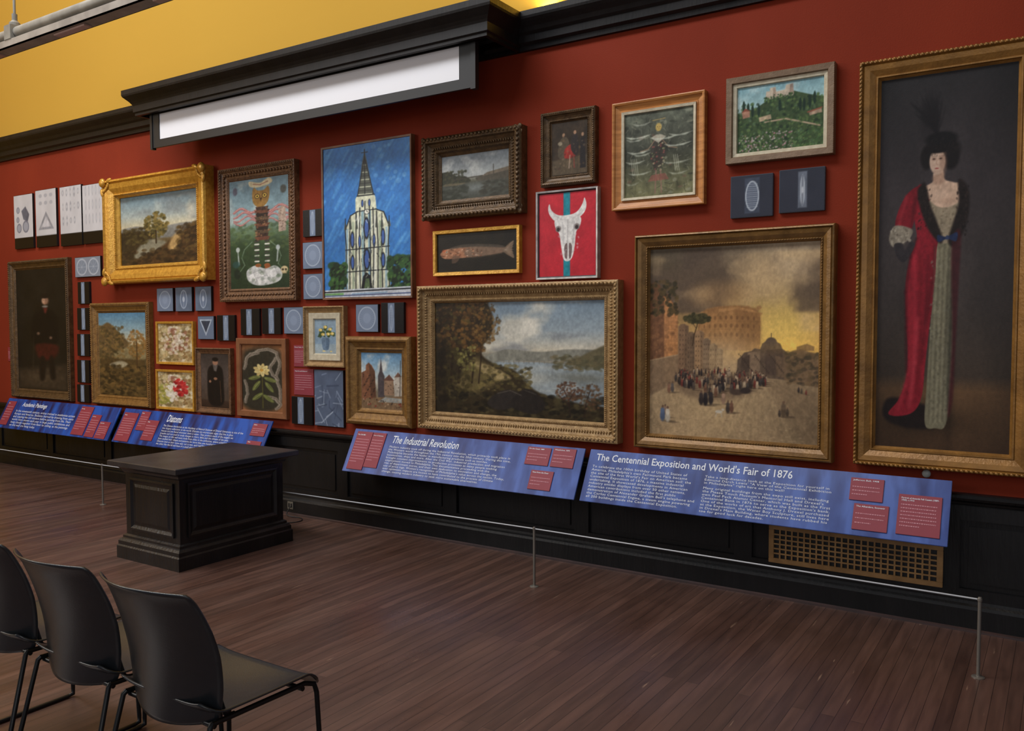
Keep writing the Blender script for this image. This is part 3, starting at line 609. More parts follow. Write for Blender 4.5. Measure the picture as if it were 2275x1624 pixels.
def art_cathedral():
    A=Art((714,304,913,660),200,(52,116,182)); A.tex(.14,5,5,4)
    rng=random.Random(8)
    for k in range(420):
        x,y=rng.uniform(700,940),rng.uniform(290,640); l=rng.uniform(14,38)
        A.line([(x,y),(x-l*.6,y+l)],rng.uniform(3,7),rng.choice([(40,100,172),(76,146,206),(104,170,220),(50,116,190),(66,136,200),(36,92,160),(58,126,194)]),.4,4)
    A.dabs((790,310,900,470),24,[(130,184,222)],3,6,1,0,.35)
    cream=(208,208,180); k_=(24,28,34)
    A.poly([(764,652),(766,500),(776,470),(790,462),(790,430),(796,420),(830,420),(836,430),(838,458),(854,466),(864,492),(868,650)],cream)
    for x,w,c in ((770,5,(120,160,190)),(784,5,(140,156,130)),(796,4,(230,230,216)),(806,6,(110,150,170)),(822,6,(100,150,186)),(834,5,(236,236,222)),(846,5,(130,150,120)),(860,5,(130,166,190))):
        A.line([(x,452+abs(x-814)*1.1),(x+rng.uniform(-2,2),648)],w,c,.7,2)
    A.poly([(795,424),(806,350),(812,322),(818,350),(832,424)],(84,88,78)); 
    for i in range(10): 
        y=345+i*8.4; w=(y-328)*.17; A.line([(812-w,y),(812+w,y+1)],2.4,(190,192,166) if i%2 else (60,62,58)); 
    A.line([(812,318),(812,420)],2,k_); A.line([(805,325),(819,325)],1.6,k_); A.line([(812,335),(795,424)],2,k_); A.line([(812,335),(832,424)],2,k_)
    for x in (765,776,791,800,812,822,830,838,850,866):
        A.line([(x,435+abs(x-814)*1.2),(x+rng.uniform(-3,3),540),(x+rng.uniform(-2,2),650)],2.4,k_,.95)
    A.line([(766,500),(778,468),(794,460)],2.4,k_); A.line([(836,458),(854,466),(864,494)],2.4,k_); A.line([(794,424),(834,424)],2.4,k_); A.line([(792,460),(838,458)],2,k_); A.line([(766,548),(866,545)],2.2,k_); A.line([(766,600),(866,598)],2.2,k_)
    for x,y,w,h in ((815,500,7,26),(815,572,8,26),(782,525,5,20),(852,523,5,20),(782,578,5,18),(852,576,5,18),(799,530,3.4,16),(832,530,3.4,16),(806,442,3,9),(822,442,3,9)):
        A.ell(x,y,w,h,k_,1,.2); A.ell(x,y,w*.62,h*.8,(66,96,160),1,.2)
    A.ell(816,462,6.4,6.4,k_); A.ell(816,462,5.2,5.2,(236,232,214)); A.line([(816,462),(816,458)],1,k_); A.line([(816,462),(819,463)],1,k_)
    for x in (778,850,792,838,866,766): A.poly([(x-3.5,500),(x,452+abs(x-814)*.5),(x+3.5,500)],(92,96,84)); A.line([(x,500),(x,450+abs(x-814)*.5)],1.6,k_)
    A.poly([(800,650),(806,612),(814,602),(824,612),(828,650)],k_); A.poly([(806,650),(812,617),(820,617),(823,650)],(84,104,70))
    for k in range(60):
        x,y=rng.uniform(768,862),rng.uniform(465,640); A.line([(x,y),(x+rng.uniform(-5,5),y+rng.uniform(4,16))],1.5,rng.choice([k_,(236,236,226),(60,70,80),(216,216,190)]),.7)
    for bx in ((730,580,764,652),(866,572,913,652)):
        A.dabs(bx,80,[(34,66,36),(22,42,28),(52,88,44)],5,9,1,0,.9); A.dabs(bx,60,[(74,110,52),(16,28,20),(20,34,24)],2,5,.6,.6,.8)
    A.poly([(714,642),(913,638),(913,660),(714,660)],(200,204,210)); A.line([(714,647),(913,643)],3,k_); A.line([(714,656),(913,653)],2.5,(60,76,120)); A.poly([(714,650),(760,649),(760,654),(714,654)],(110,160,96)); A.line([(780,652),(860,650)],2,(120,160,190))
    return A.finish(1,.08)
def art_owl():
    A=Art((508,398,628,646),130,(60,90,70)); A.grad([(0,(104,132,146)),(.35,(136,158,160)),(.48,(92,112,84)),(.6,(50,70,44)),(1,(34,50,32))]); A.clouds((190,196,188),400,500,4,4,.5,.65,.6); A.tex(.15,10,6,4)
    A.dabs((508,500,628,560),80,[(70,90,52),(48,66,40),(88,104,62)],2,5,1.3,0,.5)
    for s_ in (-1,1):
        for k in range(4):
            p=[(572+s_*(7+12*t),468+k*9+6*math.sin(t*1.7+k)) for t in [q*.5 for q in range(9)]]
            A.line(p,5-k*.7,(150,92,90),.9,2); A.line([(a,b-1) for a,b in p],2-k*.2,(200,146,138),.8,1.5)
        A.line([(572+s_*18,540),(572+s_*34,556),(572+s_*40,575),(572+s_*34,592),(572+s_*48,612)],2,(130,150,124),.6)
    A.cpoly([(550,403),(572,408),(590,399),(596,410),(572,418),(552,415)],(206,192,156)); A.line([(558,410),(572,413),(588,407)],1.4,(140,60,50),.8)
    A.cpoly([(556,428),(560,418),(567,425),(580,425),(588,417),(591,430),(588,450),(578,462),(566,462),(557,450)],(140,104,52)); A.ell(566,438,5.5,5.5,(60,44,28)); A.ell(581,437,5.5,5.5,(60,44,28)); A.ell(566,438,4,4,(214,176,76)); A.ell(581,437,4,4,(214,176,76)); A.ell(566,438,1.8,1.8,(20,16,12)); A.ell(581,437,1.8,1.8,(20,16,12)); A.poly([(571,442),(576,442),(573,451)],(60,40,24))
    for k in range(10): A.poly([(562-k%2*3,462+k*7.5),(588+k%2*3,462+k*7.5),(586,470+k*7.5),(564,470+k*7.5)],((58,40,34),(100,60,46),(40,32,30),(84,66,50))[k%4])
    A.dabs((560,462,590,538),60,[(120,80,56),(30,24,22),(150,110,76)],1,2.2,1,0,.7)
    for s_ in (-1,1):
        for k in range(8): A.line([(574+s_*7,540+k*6.4),(574+s_*14,540+k*6.4)],3.6,(210,204,192) if k%2 else (60,56,54))
        A.ell(574+s_*11,600,6,8,(150,84,44),1,.3)
    A.cpoly([(542,606),(560,594),(580,602),(600,596),(614,612),(606,632),(570,640),(546,630)],(190,190,186)); 
    for q in (((552,612),(570,604),(578,618),(560,626)),((580,604),(600,600),(604,618),(586,626)),((562,622),(584,618),(590,634),(566,638)),((546,616),(556,610),(562,628),(550,628))): A.poly(q,(224,222,218),.9,1.5); A.line(list(q)[:3],1,(140,140,140),.7)
    A.ell(566,594,6,4,(150,84,44)); A.ell(584,594,6,4,(150,84,44))
    A.ell(618,606,7,8,(196,176,134),1,.2); A.ell(615,606,2,2.4,(50,40,28)); A.ell(621,606,2,2.4,(50,40,28)); A.line([(614,614),(622,614)],2,(160,140,104))
    A.poly([(608,472),(615,464),(622,468),(622,520),(608,522)],(160,138,122)); A.dabs((608,470,624,520),40,[(104,80,68),(180,160,140)],.8,1.8,1,0,.8)
    A.ell(520,422,5,9,(80,74,90),.8,.4); A.ell(618,428,6,9,(64,62,54),.8,.4); A.ell(524,556,4,6,(190,196,190),.9,.3); A.line([(524,560),(526,590)],3,(180,186,180),.8); A.ell(606,556,4,6,(190,196,196),.9,.3); A.line([(606,560),(604,586)],3,(180,186,180),.8)
    A.ell(520,590,8,8,(44,78,76),.7,.4); A.ell(522,612,7,11,(24,36,28),.8,.3); A.dabs((508,560,628,646),60,[(40,62,40),(70,92,56)],2,5,1,0,.25)
    return A.finish(1,.1)
def art_gold():
    A=Art((265,425,439,596),170,(80,70,45)); A.grad([(0,(104,132,146)),(.3,(158,166,160)),(.48,(200,186,150)),(.56,(140,126,92)),(.7,(84,66,40)),(1,(44,34,22))])
    A.clouds((214,204,178),430,510,3,3,.45,.62,.9,340,440); A.clouds((120,124,124),425,500,4,3,.5,.7,.5)
    A.cpoly([(260,508),(300,500),(340,508),(400,502),(445,506),(445,530),(260,532)],(122,122,118),.9,4)
    A.cpoly([(258,520),(310,512),(345,525),(320,560),(300,602),(258,602)],(52,42,26),1,5); A.cpoly([(300,560),(330,535),(372,548),(345,575),(300,580)],(132,128,108),.9,6)
    A.cpoly([(345,562),(390,530),(445,500),(445,602),(270,602),(300,582)],(74,52,30),1,6)
    A.cpoly([(372,560),(380,535),(392,525),(398,545),(392,565)],(184,150,96),.9,6)
    A.dabs((318,470,372,532),240,[(84,74,36),(112,98,50),(60,54,28),(132,110,58)],1.6,4,1,.2,.7,'e'); A.line([(345,545),(345,515)],3,(50,38,24))
    A.dabs((270,505,325,545),110,[(64,54,30),(84,72,40),(46,38,22)],1.6,4,1.3,0,.6); A.dabs((390,505,439,590),160,[(96,74,40),(60,44,26),(40,30,20)],1.6,5,1.3,-.4,.6); A.dabs((265,560,400,596),130,[(40,30,20),(76,58,34)],1.6,5,1.5,0,.6)
    return A.finish(1,.1)
def art_boy():
    A=Art((35,589,135,876),90,(24,22,19)); A.tex(.3,6,4,4); A.poly([(35,830),(135,815),(135,876),(35,876)],(56,46,36),1,14); A.glow(85,848,30,10,to=(84,70,52),a=.6)
    A.cpoly([(70,770),(68,712),(78,690),(94,684),(110,690),(118,712),(116,770)],(13,12,14),1,7); A.cpoly([(74,768),(114,768),(118,786),(104,804),(80,802)],(62,22,20),1,6); A.cpoly([(82,800),(92,804),(90,850),(80,850)],(22,18,18),1,5); A.cpoly([(100,803),(108,798),(112,845),(102,848)],(22,18,18),1,5)
    A.ell(94,664,6.4,9.4,(176,138,112),1,.4); A.ell(98,665,4,9,(120,88,70),.6,.9); A.ell(94,653,9,6,(22,18,17),1,.5); A.poly([(90,681),(99,681),(96,694),(93,694)],(112,42,36),.8,3); A.ell(94,678,6,2.6,(150,144,134),.8,.5); A.ell(79,742,3.2,3.6,(126,96,76),.8,.6); A.ell(104,752,3,3.6,(126,96,76),.8,.6); A.line([(70,745),(66,840)],1,(60,50,36),.7)
    A.ell(91.5,663,1.2,.8,(70,50,40),.7); A.ell(96.5,663,1.2,.8,(70,50,40),.7); A.line([(92,670),(96,670)],1,(130,76,66),.7)
    return A.finish(2,.12)
def art_valley():
    A=Art((218,693,315,886),110,(90,76,50)); A.grad([(0,(84,128,158)),(.2,(138,164,172)),(.36,(200,186,150)),(.42,(150,136,100)),(1,(60,46,28))])
    A.cpoly([(210,730),(226,722),(240,716),(262,740),(280,772),(210,800)],(104,84,54),1,4); A.poly([(245,790),(280,770),(315,765),(315,810),(240,815)],(134,120,84),1,5)
    A.poly([(218,790),(262,800),(315,800),(315,886),(218,886)],(84,66,38),1,6); A.cpoly([(240,815),(262,805),(278,812),(262,822)],(186,176,146),.8,4)
    A.dabs((218,725,270,800),190,[(112,88,50),(84,72,44),(66,56,34),(132,104,58)],1.5,4,1,0,.6); A.dabs((278,732,315,800),170,[(142,100,50),(110,86,46),(164,122,66)],1.5,3.4,1,0,.6,'e'); A.dabs((218,815,315,886),240,[(62,48,28),(100,80,44),(44,36,22),(120,92,50)],1.5,5,1.2,0,.6); A.line([(297,820),(297,760)],2,(70,50,30))
    return A.finish(1,.1)
def art_city():
    A=Art((803,783,882,912),90,(120,110,90)); A.grad([(0,(96,140,176)),(.35,(160,184,196)),(.55,(200,196,180)),(.7,(120,110,92)),(1,(130,104,76))]); A.clouds((220,218,208),783,850,4,4,.45,.65,.8)
    A.poly([(803,830),(812,824),(812,812),(818,806),(824,812),(830,826),(832,890),(803,896)],(128,84,60)); A.poly([(818,806),(830,826),(832,890),(822,892)],(92,62,46)); A.poly([(836,885),(836,836),(839,826),(842,793),(845,826),(849,836),(849,885)],(78,70,72)); A.poly([(848,880),(848,844),(866,844),(868,880)],(150,120,96)); A.poly([(846,846),(858,832),(868,846)],(104,72,60)); A.poly([(868,884),(868,838),(875,826),(882,836),(882,888)],(184,174,160)); A.poly([(868,838),(875,826),(882,836)],(110,80,66))
    A.line([(878,884),(880,800)],1.2,(60,50,44)); A.poly([(803,890),(882,880),(882,912),(803,912)],(124,98,72),1,3); A.poly([(835,896),(850,884),(882,886),(882,896)],(160,170,170),.7)
    for k in range(30): A.ell(807+(k*7)%24,834+(k*11)%52,1,1.9,(50,34,28),.8)
    for k in range(10): A.ell(851+(k*5)%30,852+(k*7)%26,.9,1.6,(70,56,48),.8)
    A.dabs((806,888,880,908),34,[(60,44,34),(180,150,120),(130,50,40)],1,2.4,.7,0,.8)
    return A.finish(1,.1)
def art_blossom(red):
    A=Art((350,717,427,808),90,(188,168,120)); A.tex(.3,7,7,4)
    A.dabs((350,717,427,808),320,[(220,208,180),(190,164,116),(136,102,62),(206,188,144),(160,134,92),(116,98,60)],1.5,5,1.1,0,.75)
    A.dabs((360,725,418,790),80,[(230,222,204),(214,190,170),(146,94,74)],2,5,1,0,.7,'e')
    if red: A.dabs((385,735,415,775),56,[(176,36,40),(200,60,58),(140,28,32)],2,5,1,0,.9,'e'); A.dabs((352,750,380,800),70,[(140,140,60),(186,176,88)],2,4,1,0,.7); A.dabs((368,740,390,790),24,[(230,222,206)],3,6,.8,0,.8,'e')
    return A.finish(1,.1)
def art_monk():
    A=Art((446,786,507,914),70,(74,62,56)); A.grad([(0,(62,54,50)),(.5,(86,74,68)),(.85,(74,60,50)),(.88,(60,44,36)),(1,(50,36,28))]); A.tex(.15,6,4,3)
    A.cpoly([(464,905),(460,850),(462,822),(472,812),(484,812),(494,824),(496,860),(494,905)],(22,18,18),1,3); A.ell(478,806,6,8,(156,114,90),1,.3); A.ell(478,799,7,5,(20,16,16),1,.4); A.poly([(472,812),(484,812),(480,828),(475,826)],(104,96,90),.9,2); A.ell(478,845,4,3.4,(146,104,80),1,.3); A.line([(488,850),(490,900)],1.3,(80,56,40)); A.ell(466,852,2.6,3.4,(146,104,80),1,.3)
    return A.finish(1,.1)
def art_magn():
    A=Art((538,766,628,918),110,(142,94,60)); A.tex(.14,5,5,4)
    A.cpoly([(540,908),(540,800),(556,776),(610,776),(626,800),(620,906)],(52,48,38),1,12); A.glow(583,850,30,50,to=(40,40,34),a=.7)
    for p in ([(556,792),(575,780),(596,776),(614,784),(622,806),(612,836),(622,866),(618,905)],[(543,822),(548,800),(558,788),(580,784)],[(596,884),(612,888),(622,900),(608,914)],[(612,796),(600,816),(606,834),(620,848)],[(544,850),(550,880),(544,906)]): 
        q=[]
        for i in range(len(p)-1):
            for k in range(4): t=k/4; q.append((p[i][0]*(1-t)+p[i+1][0]*t+1.5*math.sin(i*3+k),p[i][1]*(1-t)+p[i+1][1]*t))
        A.line(q,6,(150,138,122),.9,3); A.line([(a+1,b) for a,b in q],2,(92,80,68),.7,2)
    A.line([(583,830),(584,910)],2.4,(80,76,40)); 
    for x,y,a in ((570,860,2.2),(598,862,.9),(572,885,2.5),(600,845,.3),(566,842,2.9),(596,888,.6)): A.ell(x,y,14,4.6,(108,114,62),1,.3,a); A.ell(x+2,y+1,9,2,(74,82,44),.6,.6,a); A.line([(x-12*math.cos(a),y-12*math.sin(a)),(x+12*math.cos(a),y+12*math.sin(a))],1,(168,162,104),.7)
    for k in range(9):
        a=k*.7; A.ell(582+math.cos(a)*(9+k%2*2),824+math.sin(a)*7,8.5,4.2,((222,202,138),(204,180,116))[k%2],1,.35,a); A.line([(582,824),(582+math.cos(a)*14,824+math.sin(a)*10)],.9,(176,150,90),.6)
    A.ell(582,824,4,3.4,(196,150,70))
    return A.finish(1,.1)
def art_wf():
    A=Art((697,700,752,796),70,(150,168,176)); A.grad([(0,(140,160,174)),(.7,(132,156,176)),(.72,(150,168,178)),(1,(160,172,176))]); A.tex(.08,6,5,3)
    A.cpoly([(717,752),(733,752),(734,766),(731,784),(719,784),(715,766)],(106,128,150)); A.poly([(726,752),(733,752),(734,768),(731,784),(726,784)],(78,100,124),.6,2)
    for x,y in ((712,732),(724,724),(736,730),(718,744),(731,742),(725,734),(741,742),(709,744)): A.dabs((x-6,y-6,x+6,y+6),6,[(64,84,44),(50,70,40)],2,4,1,0,.8,'e')
    for x,y in ((712,730),(724,722),(736,728),(718,742),(731,741),(741,740)): A.ell(x,y,4.6,4.2,(212,184,96),1,.3); A.ell(x+1,y,2.4,2,(236,220,152),1,.4); A.ell(x-1.5,y+1.5,1.6,1.2,(180,144,66),.7,.4)
    A.ell(720,788,4,2,(224,206,146)); A.ell(738,789,3,2,(220,200,136))
    return A.finish(1,.06)

M_gp=mat("gilt_portrait",(160,114,54),.4,.25,(114,78,34),10,.2,60,contrast=C7)
M_gc=mat("gilt_coliseum",(142,104,54),.4,.25,(102,72,34),14,.2,60,contrast=C7)
picture("framed_painting","tall full-length portrait of a woman in red coat, antique gilt frame",(-.975,-.125,.829,3.018),(-.876,-.222,.945,2.905),P_broad,.08,M_gp,art_portrait(),[(.09,.88,.0085,.022,.6,1.4)],plate=True)
picture("framed_painting","large smoky sunset street scene with ruined amphitheatre in gilt frame",(-2.301,-1.086,.821,2.163),(-2.212,-1.178,.912,2.075),P_broad,.085,M_gc,art_colos(),[(.84,.56,.005,.016,0,1)])
picture("framed_painting","wide river landscape with autumn trees in ridged pale gold frame",(-4.067,-2.408,.832,1.891),(-3.935,-2.54,.948,1.766),P_scoop,.085,M_gold_pale,art_river(),[(.16,.97,.012,.027,.6,1.3),(.5,.62,.014,.020,0,.42),(.85,.53,.005,.013,0,1)])
picture("framed_painting","green hillside garden view with castle in greyish wood frame",(-1.723,-1.107,2.55,3.053),(-1.655,-1.17,2.612,2.995),P_flat,.05,mat("taupe_frame",(132,108,84),.5,.1,(108,84,62),16,.2,60,contrast=C7),art_castle(),[(.1,.96,.004,.012,0,1)],liner=(.022,M_linen))
picture("framed_print","dark abstract figure print behind glass in honey oak frame",(-2.471,-1.854,2.333,3.012),(-2.392,-1.932,2.41,2.932),P_scoop,.05,M_oak,art_abstract(),liner=(.014,M_linen),cat="framed print")
picture("framed_painting","small dark genre scene with red-dressed figures in carved frame",(-3.006,-2.591,2.53,3.023),(-2.93,-2.668,2.605,2.945),P_ornate,.06,M_gold_dark,art_genre(),[(.16,.98,.006,.014,.5,1.3),(.8,.55,.004,.011,0,1)])
picture("framed_painting","white cattle skull on red ground in slim silver floater frame",(-3.047,-2.575,1.909,2.504),(-3.027,-2.595,1.929,2.484),P_flat,.045,M_silver,art_skull(),liner=(.006,M_blk),cdepth=.03)
picture("framed_painting","speckled orange fish on dark ground in plain gold frame",(-3.946,-3.184,1.963,2.295),(-3.918,-3.212,1.990,2.268),P_flat,.04,M_gold,art_fish())
picture("framed_painting","grey canal landscape with low sheds in heavy dark gilt frame",(-4.008,-3.142,2.374,2.969),(-3.862,-3.294,2.505,2.84),P_ornate,.1,M_gold_dark,art_canal(),[(.15,.98,.014,.032,.6,1.2),(.6,.60,.012,.020,0,.5),(.77,.55,.005,.012,0,1)],corners=.05,plate=True)
picture("framed_painting","bright blue expressionist painting of a tall church in thin wood frame",(-5.086,-4.14,1.809,3.035),(-5.068,-4.158,1.828,3.016),P_flat,.045,M_wood_thin,art_cathedral(),cdepth=.035)
picture("framed_painting","surreal owl-headed figure with tentacles in carved brown frame",(-6.362,-5.385,1.813,2.982),(-6.24,-5.51,1.915,2.872),P_scoop,.06,M_wood_red,art_owl(),[(.14,.97,.011,.024,.5,1.2),(.5,.64,.014,.036,0,1.4),(.84,.52,.006,.015,0,1)])
picture("framed_painting","pastoral landscape in bright gold frame with scrolled corners",(-8.081,-6.487,2.017,3.044),(-7.87,-6.69,2.17,2.89),P_broad,.13,M_gold,art_gold(),[(.84,.57,.007,.018,0,1)],corners=.13)
picture("framed_painting","dark full-length portrait of a youth in black in brown gilt frame",(-10.054,-8.839,.80,2.328),(-9.93,-8.965,.886,2.24),P_ornate,.06,M_gold_dark,art_boy(),[(.15,.98,.009,.022,.5,1.2)])
picture("framed_painting","autumn river valley landscape in antique gilt frame",(-8.438,-7.436,.80,1.834),(-8.325,-7.55,.89,1.732),P_ornate,.06,M_gold_old,art_valley(),[(.15,.98,.008,.02,.5,1.2)])
picture("framed_painting","small townscape with cathedral spire in stepped gilt frame",(-4.819,-4.143,.817,1.515),(-4.68,-4.285,.94,1.392),P_ornate,.08,M_gold_old,art_city(),[(.77,.55,.004,.010,0,1)])
picture("framed_painting","cream blossom study in thin gold frame",(-7.354,-6.783,1.234,1.643),(-7.33,-6.807,1.256,1.621),P_flat,.035,M_gold,art_blossom(0))
picture("framed_painting","cream and red flower study in thin gold frame",(-7.371,-6.79,.80,1.183),(-7.347,-6.814,.822,1.161),P_flat,.035,M_gold,art_blossom(1))
picture("framed_painting","small portrait of a dark-robed monk in brown frame",(-6.748,-6.252,.80,1.399),(-6.69,-6.31,.858,1.342),P_scoop,.045,M_wood_red,art_monk(),[(.16,.97,.005,.012,0,1)])
picture("framed_painting","yellow magnolia and driftwood painting in copper wood frame",(-6.178,-5.54,.80,1.49),(-6.12,-5.598,.856,1.433),P_flat,.04,mat("copper_wood",(142,92,58),.5,.1,(118,72,42),12,.15,50,contrast=C7),art_magn())
picture("framed_painting","yellow roses in a blue vase in cream and worn gilt frame",(-5.315,-4.852,1.262,1.759),(-5.205,-4.962,1.37,1.652),P_scoop,.05,M_gold_pale,art_wf(),[(.16,.97,.005,.014,0,1)],liner=(.05,M_linen))

# ------------------------------------------------------------ diatom panels
def diatom(kind,seed,w,h):
    A=Art((0,0,100,100*h/w),54,(14,15,19)); H=100*h/w; g=(112,126,148); rng=random.Random(seed)
    if kind=='strip':
        x0=36 if seed%2 else 30; x1=x0+30; A.poly([(x0,-2),(x1,-2),(x1,H+2),(x0,H+2)],g,1,2,.1)
        cx=(x0+x1)/2; A.ell(cx,H/2,9,H*.44,(166,180,198),1,.1); A.ell(cx,H/2,6.5,H*.41,(98,112,134),1,.1)
        for k in range(14): y=H*.12+k*H*.055; A.line([(cx-6,y),(cx+6,y)],1.6,(180,192,208),.6)
        A.line([(cx,H*.08),(cx,H*.92)],1.8,(196,206,220),.8)
    elif kind=='circle':
        A.im[:]=np.array(g); A.tex(.08,4,4,3); r=40 if h>=w*.9 else 40*h/w
        A.ell(50,H/2,r,r,(166,178,194),1,.06); A.ell(50,H/2,r*.9,r*.9,(124,138,160),1,.06); A.ell(50,H/2,r*.45,r*.45,(138,152,174),1,.2)
        for k in range(24): a=k*.2618; A.line([(50+math.cos(a)*r*.5,H/2+math.sin(a)*r*.5),(50+math.cos(a)*r*.86,H/2+math.sin(a)*r*.86)],1.4,(158,170,188),.5)
    elif kind=='oval':
        A.im[:]=np.array((98,112,132)); A.tex(.1,4,4,3); A.ell(50,H/2,22,H*.4,(162,174,190),1,.08); A.ell(50,H/2,18,H*.36,(110,124,146),1,.08); A.ell(50,H/2,7,H*.12,(174,184,198),1,.2); A.line([(50,H*.14),(50,H*.86)],2,(182,192,206),.7)
    elif kind=='tri':
        A.im[:]=np.array((104,118,140)); A.poly([(10,12),(90,12),(50,H-12)],(170,182,196)); A.poly([(20,18),(80,18),(50,H-26)],(58,66,82))
    elif kind=='double':
        A.im[:]=np.array((128,136,148)); 
        for cx in (27,73): 
            A.ell(cx,H/2,21,H*.43,(178,184,194),1,.06); A.ell(cx,H/2,18,H*.37,(124,134,148),1,.06)
            for k in range(8): a=k*.785; A.line([(cx,H/2),(cx+math.cos(a)*17,H/2+math.sin(a)*H*.35)],1,(170,178,190),.6)
    elif kind=='needles':
        A.im[:]=np.array((88,100,122)); A.tex(.12,5,4,4)
        for k in range(34):
            x,y,a,l=rng.uniform(0,100),rng.uniform(0,H),rng.uniform(0,3.14),rng.uniform(15,50); A.line([(x,y),(x+l*math.cos(a),y+l*math.sin(a))],rng.uniform(1.5,3.5),rng.choice([(142,156,178),(60,70,90),(168,180,198)]),.7)
    elif kind=='sheet':
        A.im[:]=np.array((190,188,190)); A.tex(.05,3,3,3)
        if seed==3:
            for k in range(15): A.ell(16+(k%5)*17,H*.1+(k//5)*H*.24,3.2,H*.085,(150,150,156),.9,.2); A.ell(16+(k%5)*17,H*.1+(k//5)*H*.24,1.6,H*.06,(200,200,202),.8,.2)
        if seed==2:
            for k in range(14): A.ell(14+(k%5)*18,H*.1+(k//5)*H*.24,5-(k%3),H*.05+(k%4)*2,(148,148,154),.9,.2); A.ell(14+(k%5)*18,H*.1+(k//5)*H*.24,2.4,H*.03,(200,200,202),.8,.2)
        if seed==0:
            A.poly([(40,H*.3),(62,H*.22),(82,H*.38),(72,H*.52),(50,H*.46)],(96,98,110))
            for x,y,r in ((22,H*.28,9),(62,H*.6,17),(26,H*.62,13),(20,H*.46,8)): A.ell(x,y,r,r,(112,114,126),1,.1); A.ell(x,y,r*.75,r*.75,(150,152,162),1,.1)
        if seed==1:
            for k in range(6): A.ell(24+(k%3)*26,H*.1+(k//3)*H*.13,8,5,(160,160,166),.9,.2)
            for t_,c in ((0,(140,140,146)),(9,(184,182,186))): A.poly([(50,H*.38+t_*1.4),(88-t_*1.5,H*.7-t_*.7),(12+t_*1.5,H*.7-t_*.7)],c)
        A.poly([(-2,H*.8),(102,H*.8),(102,H+2),(-2,H+2)],(12,12,14),1,1,0)
    elif kind=='grey':
        A.im[:]=np.array((56,58,68)); A.tex(.05,3,3,3)
        if seed: A.poly([(42,H*.06),(62,H*.06),(62,H*.92),(42,H*.92)],(108,114,126)); A.ell(52,H/2,6,H*.36,(166,172,182),1,.1); A.line([(52,H*.16),(52,H*.84)],2,(96,100,110)); A.ell(52,H/2,2.6,H*.08,(200,204,210),.8,.3)
        else: 
            A.poly([(34,H*.06),(70,H*.06),(70,H*.92),(34,H*.92)],(72,78,92)); A.ell(52,H/2,17,H*.37,(174,182,192),1,.08); A.ell(52,H/2,14,H*.33,(92,100,116),1,.08)
            for k in range(12): A.line([(40,H*.22+k*H*.05),(64,H*.22+k*H*.05)],1.6,(180,188,198),.7)
            A.line([(52,H*.18),(52,H*.82)],1.4,(110,118,132),.8)
    return A
def diapanel(kind,seed,R,label,dep=.022,group="microscope photograph panels",edge=None):
    x0,x1,z0,z1=R; e=obj("photo_panel",None,loc=((x0+x1)/2,0,z0),label=label,cat="photo panel",group=group)
    w=x1-x0;h=z1-z0
    box("backing_board",edge or M_blk,-w/2,w/2,-dep,.004,0,h,.002,parent=e)
    m=.004; diatom(kind,seed,w,h).mesh("print",-w/2+m,w/2-m,m,h-m,-dep-.001,rough=.35,parent=e)
M_grey=mat("grey_edge",(64,66,76),.5)
for i,R in enumerate(((-9.944,-9.543,2.466,3.06),(-9.485,-9.07,2.461,3.078),(-8.998,-8.589,2.45,3.072),(-8.571,-8.198,2.451,3.053))):
    diapanel('sheet',i,R,"tall pale grey microscope plate with black lower band",group="pale microscope plates")
diapanel('double',0,(-8.74,-8.27,2.11,2.318),"wide grey panel with two round diatoms")
sl="small black panel with pale elongated diatom strip"; cl="small blue-grey panel with round diatom"; ol="small blue-grey panel with oval diatom"
for k,(R,kd,l) in enumerate(((( -8.702,-8.485,1.832,2.061),'strip',sl),((-8.724,-8.497,1.56,1.79),'strip',sl),((-8.737,-8.509,1.287,1.518),'strip',sl),((-8.75,-8.522,1.007,1.244),'strip',sl),((-8.763,-8.534,.80,.985),'strip',sl),
    ((-7.339,-7.087,1.738,1.96),'circle',cl),((-7.052,-6.803,1.735,1.962),'oval',ol),((-6.757,-6.524,1.736,1.962),'oval',ol),
    ((-6.726,-6.494,1.476,1.69),'tri',"small panel with pale triangular diatom"),((-6.456,-6.208,1.466,1.696),'strip',sl),
    ((-6.128,-5.88,1.516,1.749),'strip',sl),((-5.85,-5.612,1.529,1.753),'strip',sl),((-5.573,-5.334,1.53,1.757),'circle',cl),
    ((-5.328,-5.104,2.334,2.554),'strip',sl),((-5.334,-5.099,2.068,2.289),'circle',cl),((-5.333,-5.103,1.817,2.028),'circle',cl),
    ((-5.495,-5.247,.77,1.002),'strip',sl),((-4.742,-4.504,1.548,1.767),'circle',cl),((-4.475,-4.243,1.541,1.777),'strip',sl))):
    diapanel(kd,k,R,l)
diapanel('needles',5,(-5.219,-4.885,.771,1.238),"blue-grey panel of scattered needle-shaped diatoms")
diapanel('grey',0,(-1.698,-1.447,2.233,2.48),"dark grey square panel with ribbed oval diatom",edge=M_grey)
diapanel('grey',1,(-1.411,-1.156,2.243,2.489),"dark grey square panel with slender upright diatom",edge=M_grey)

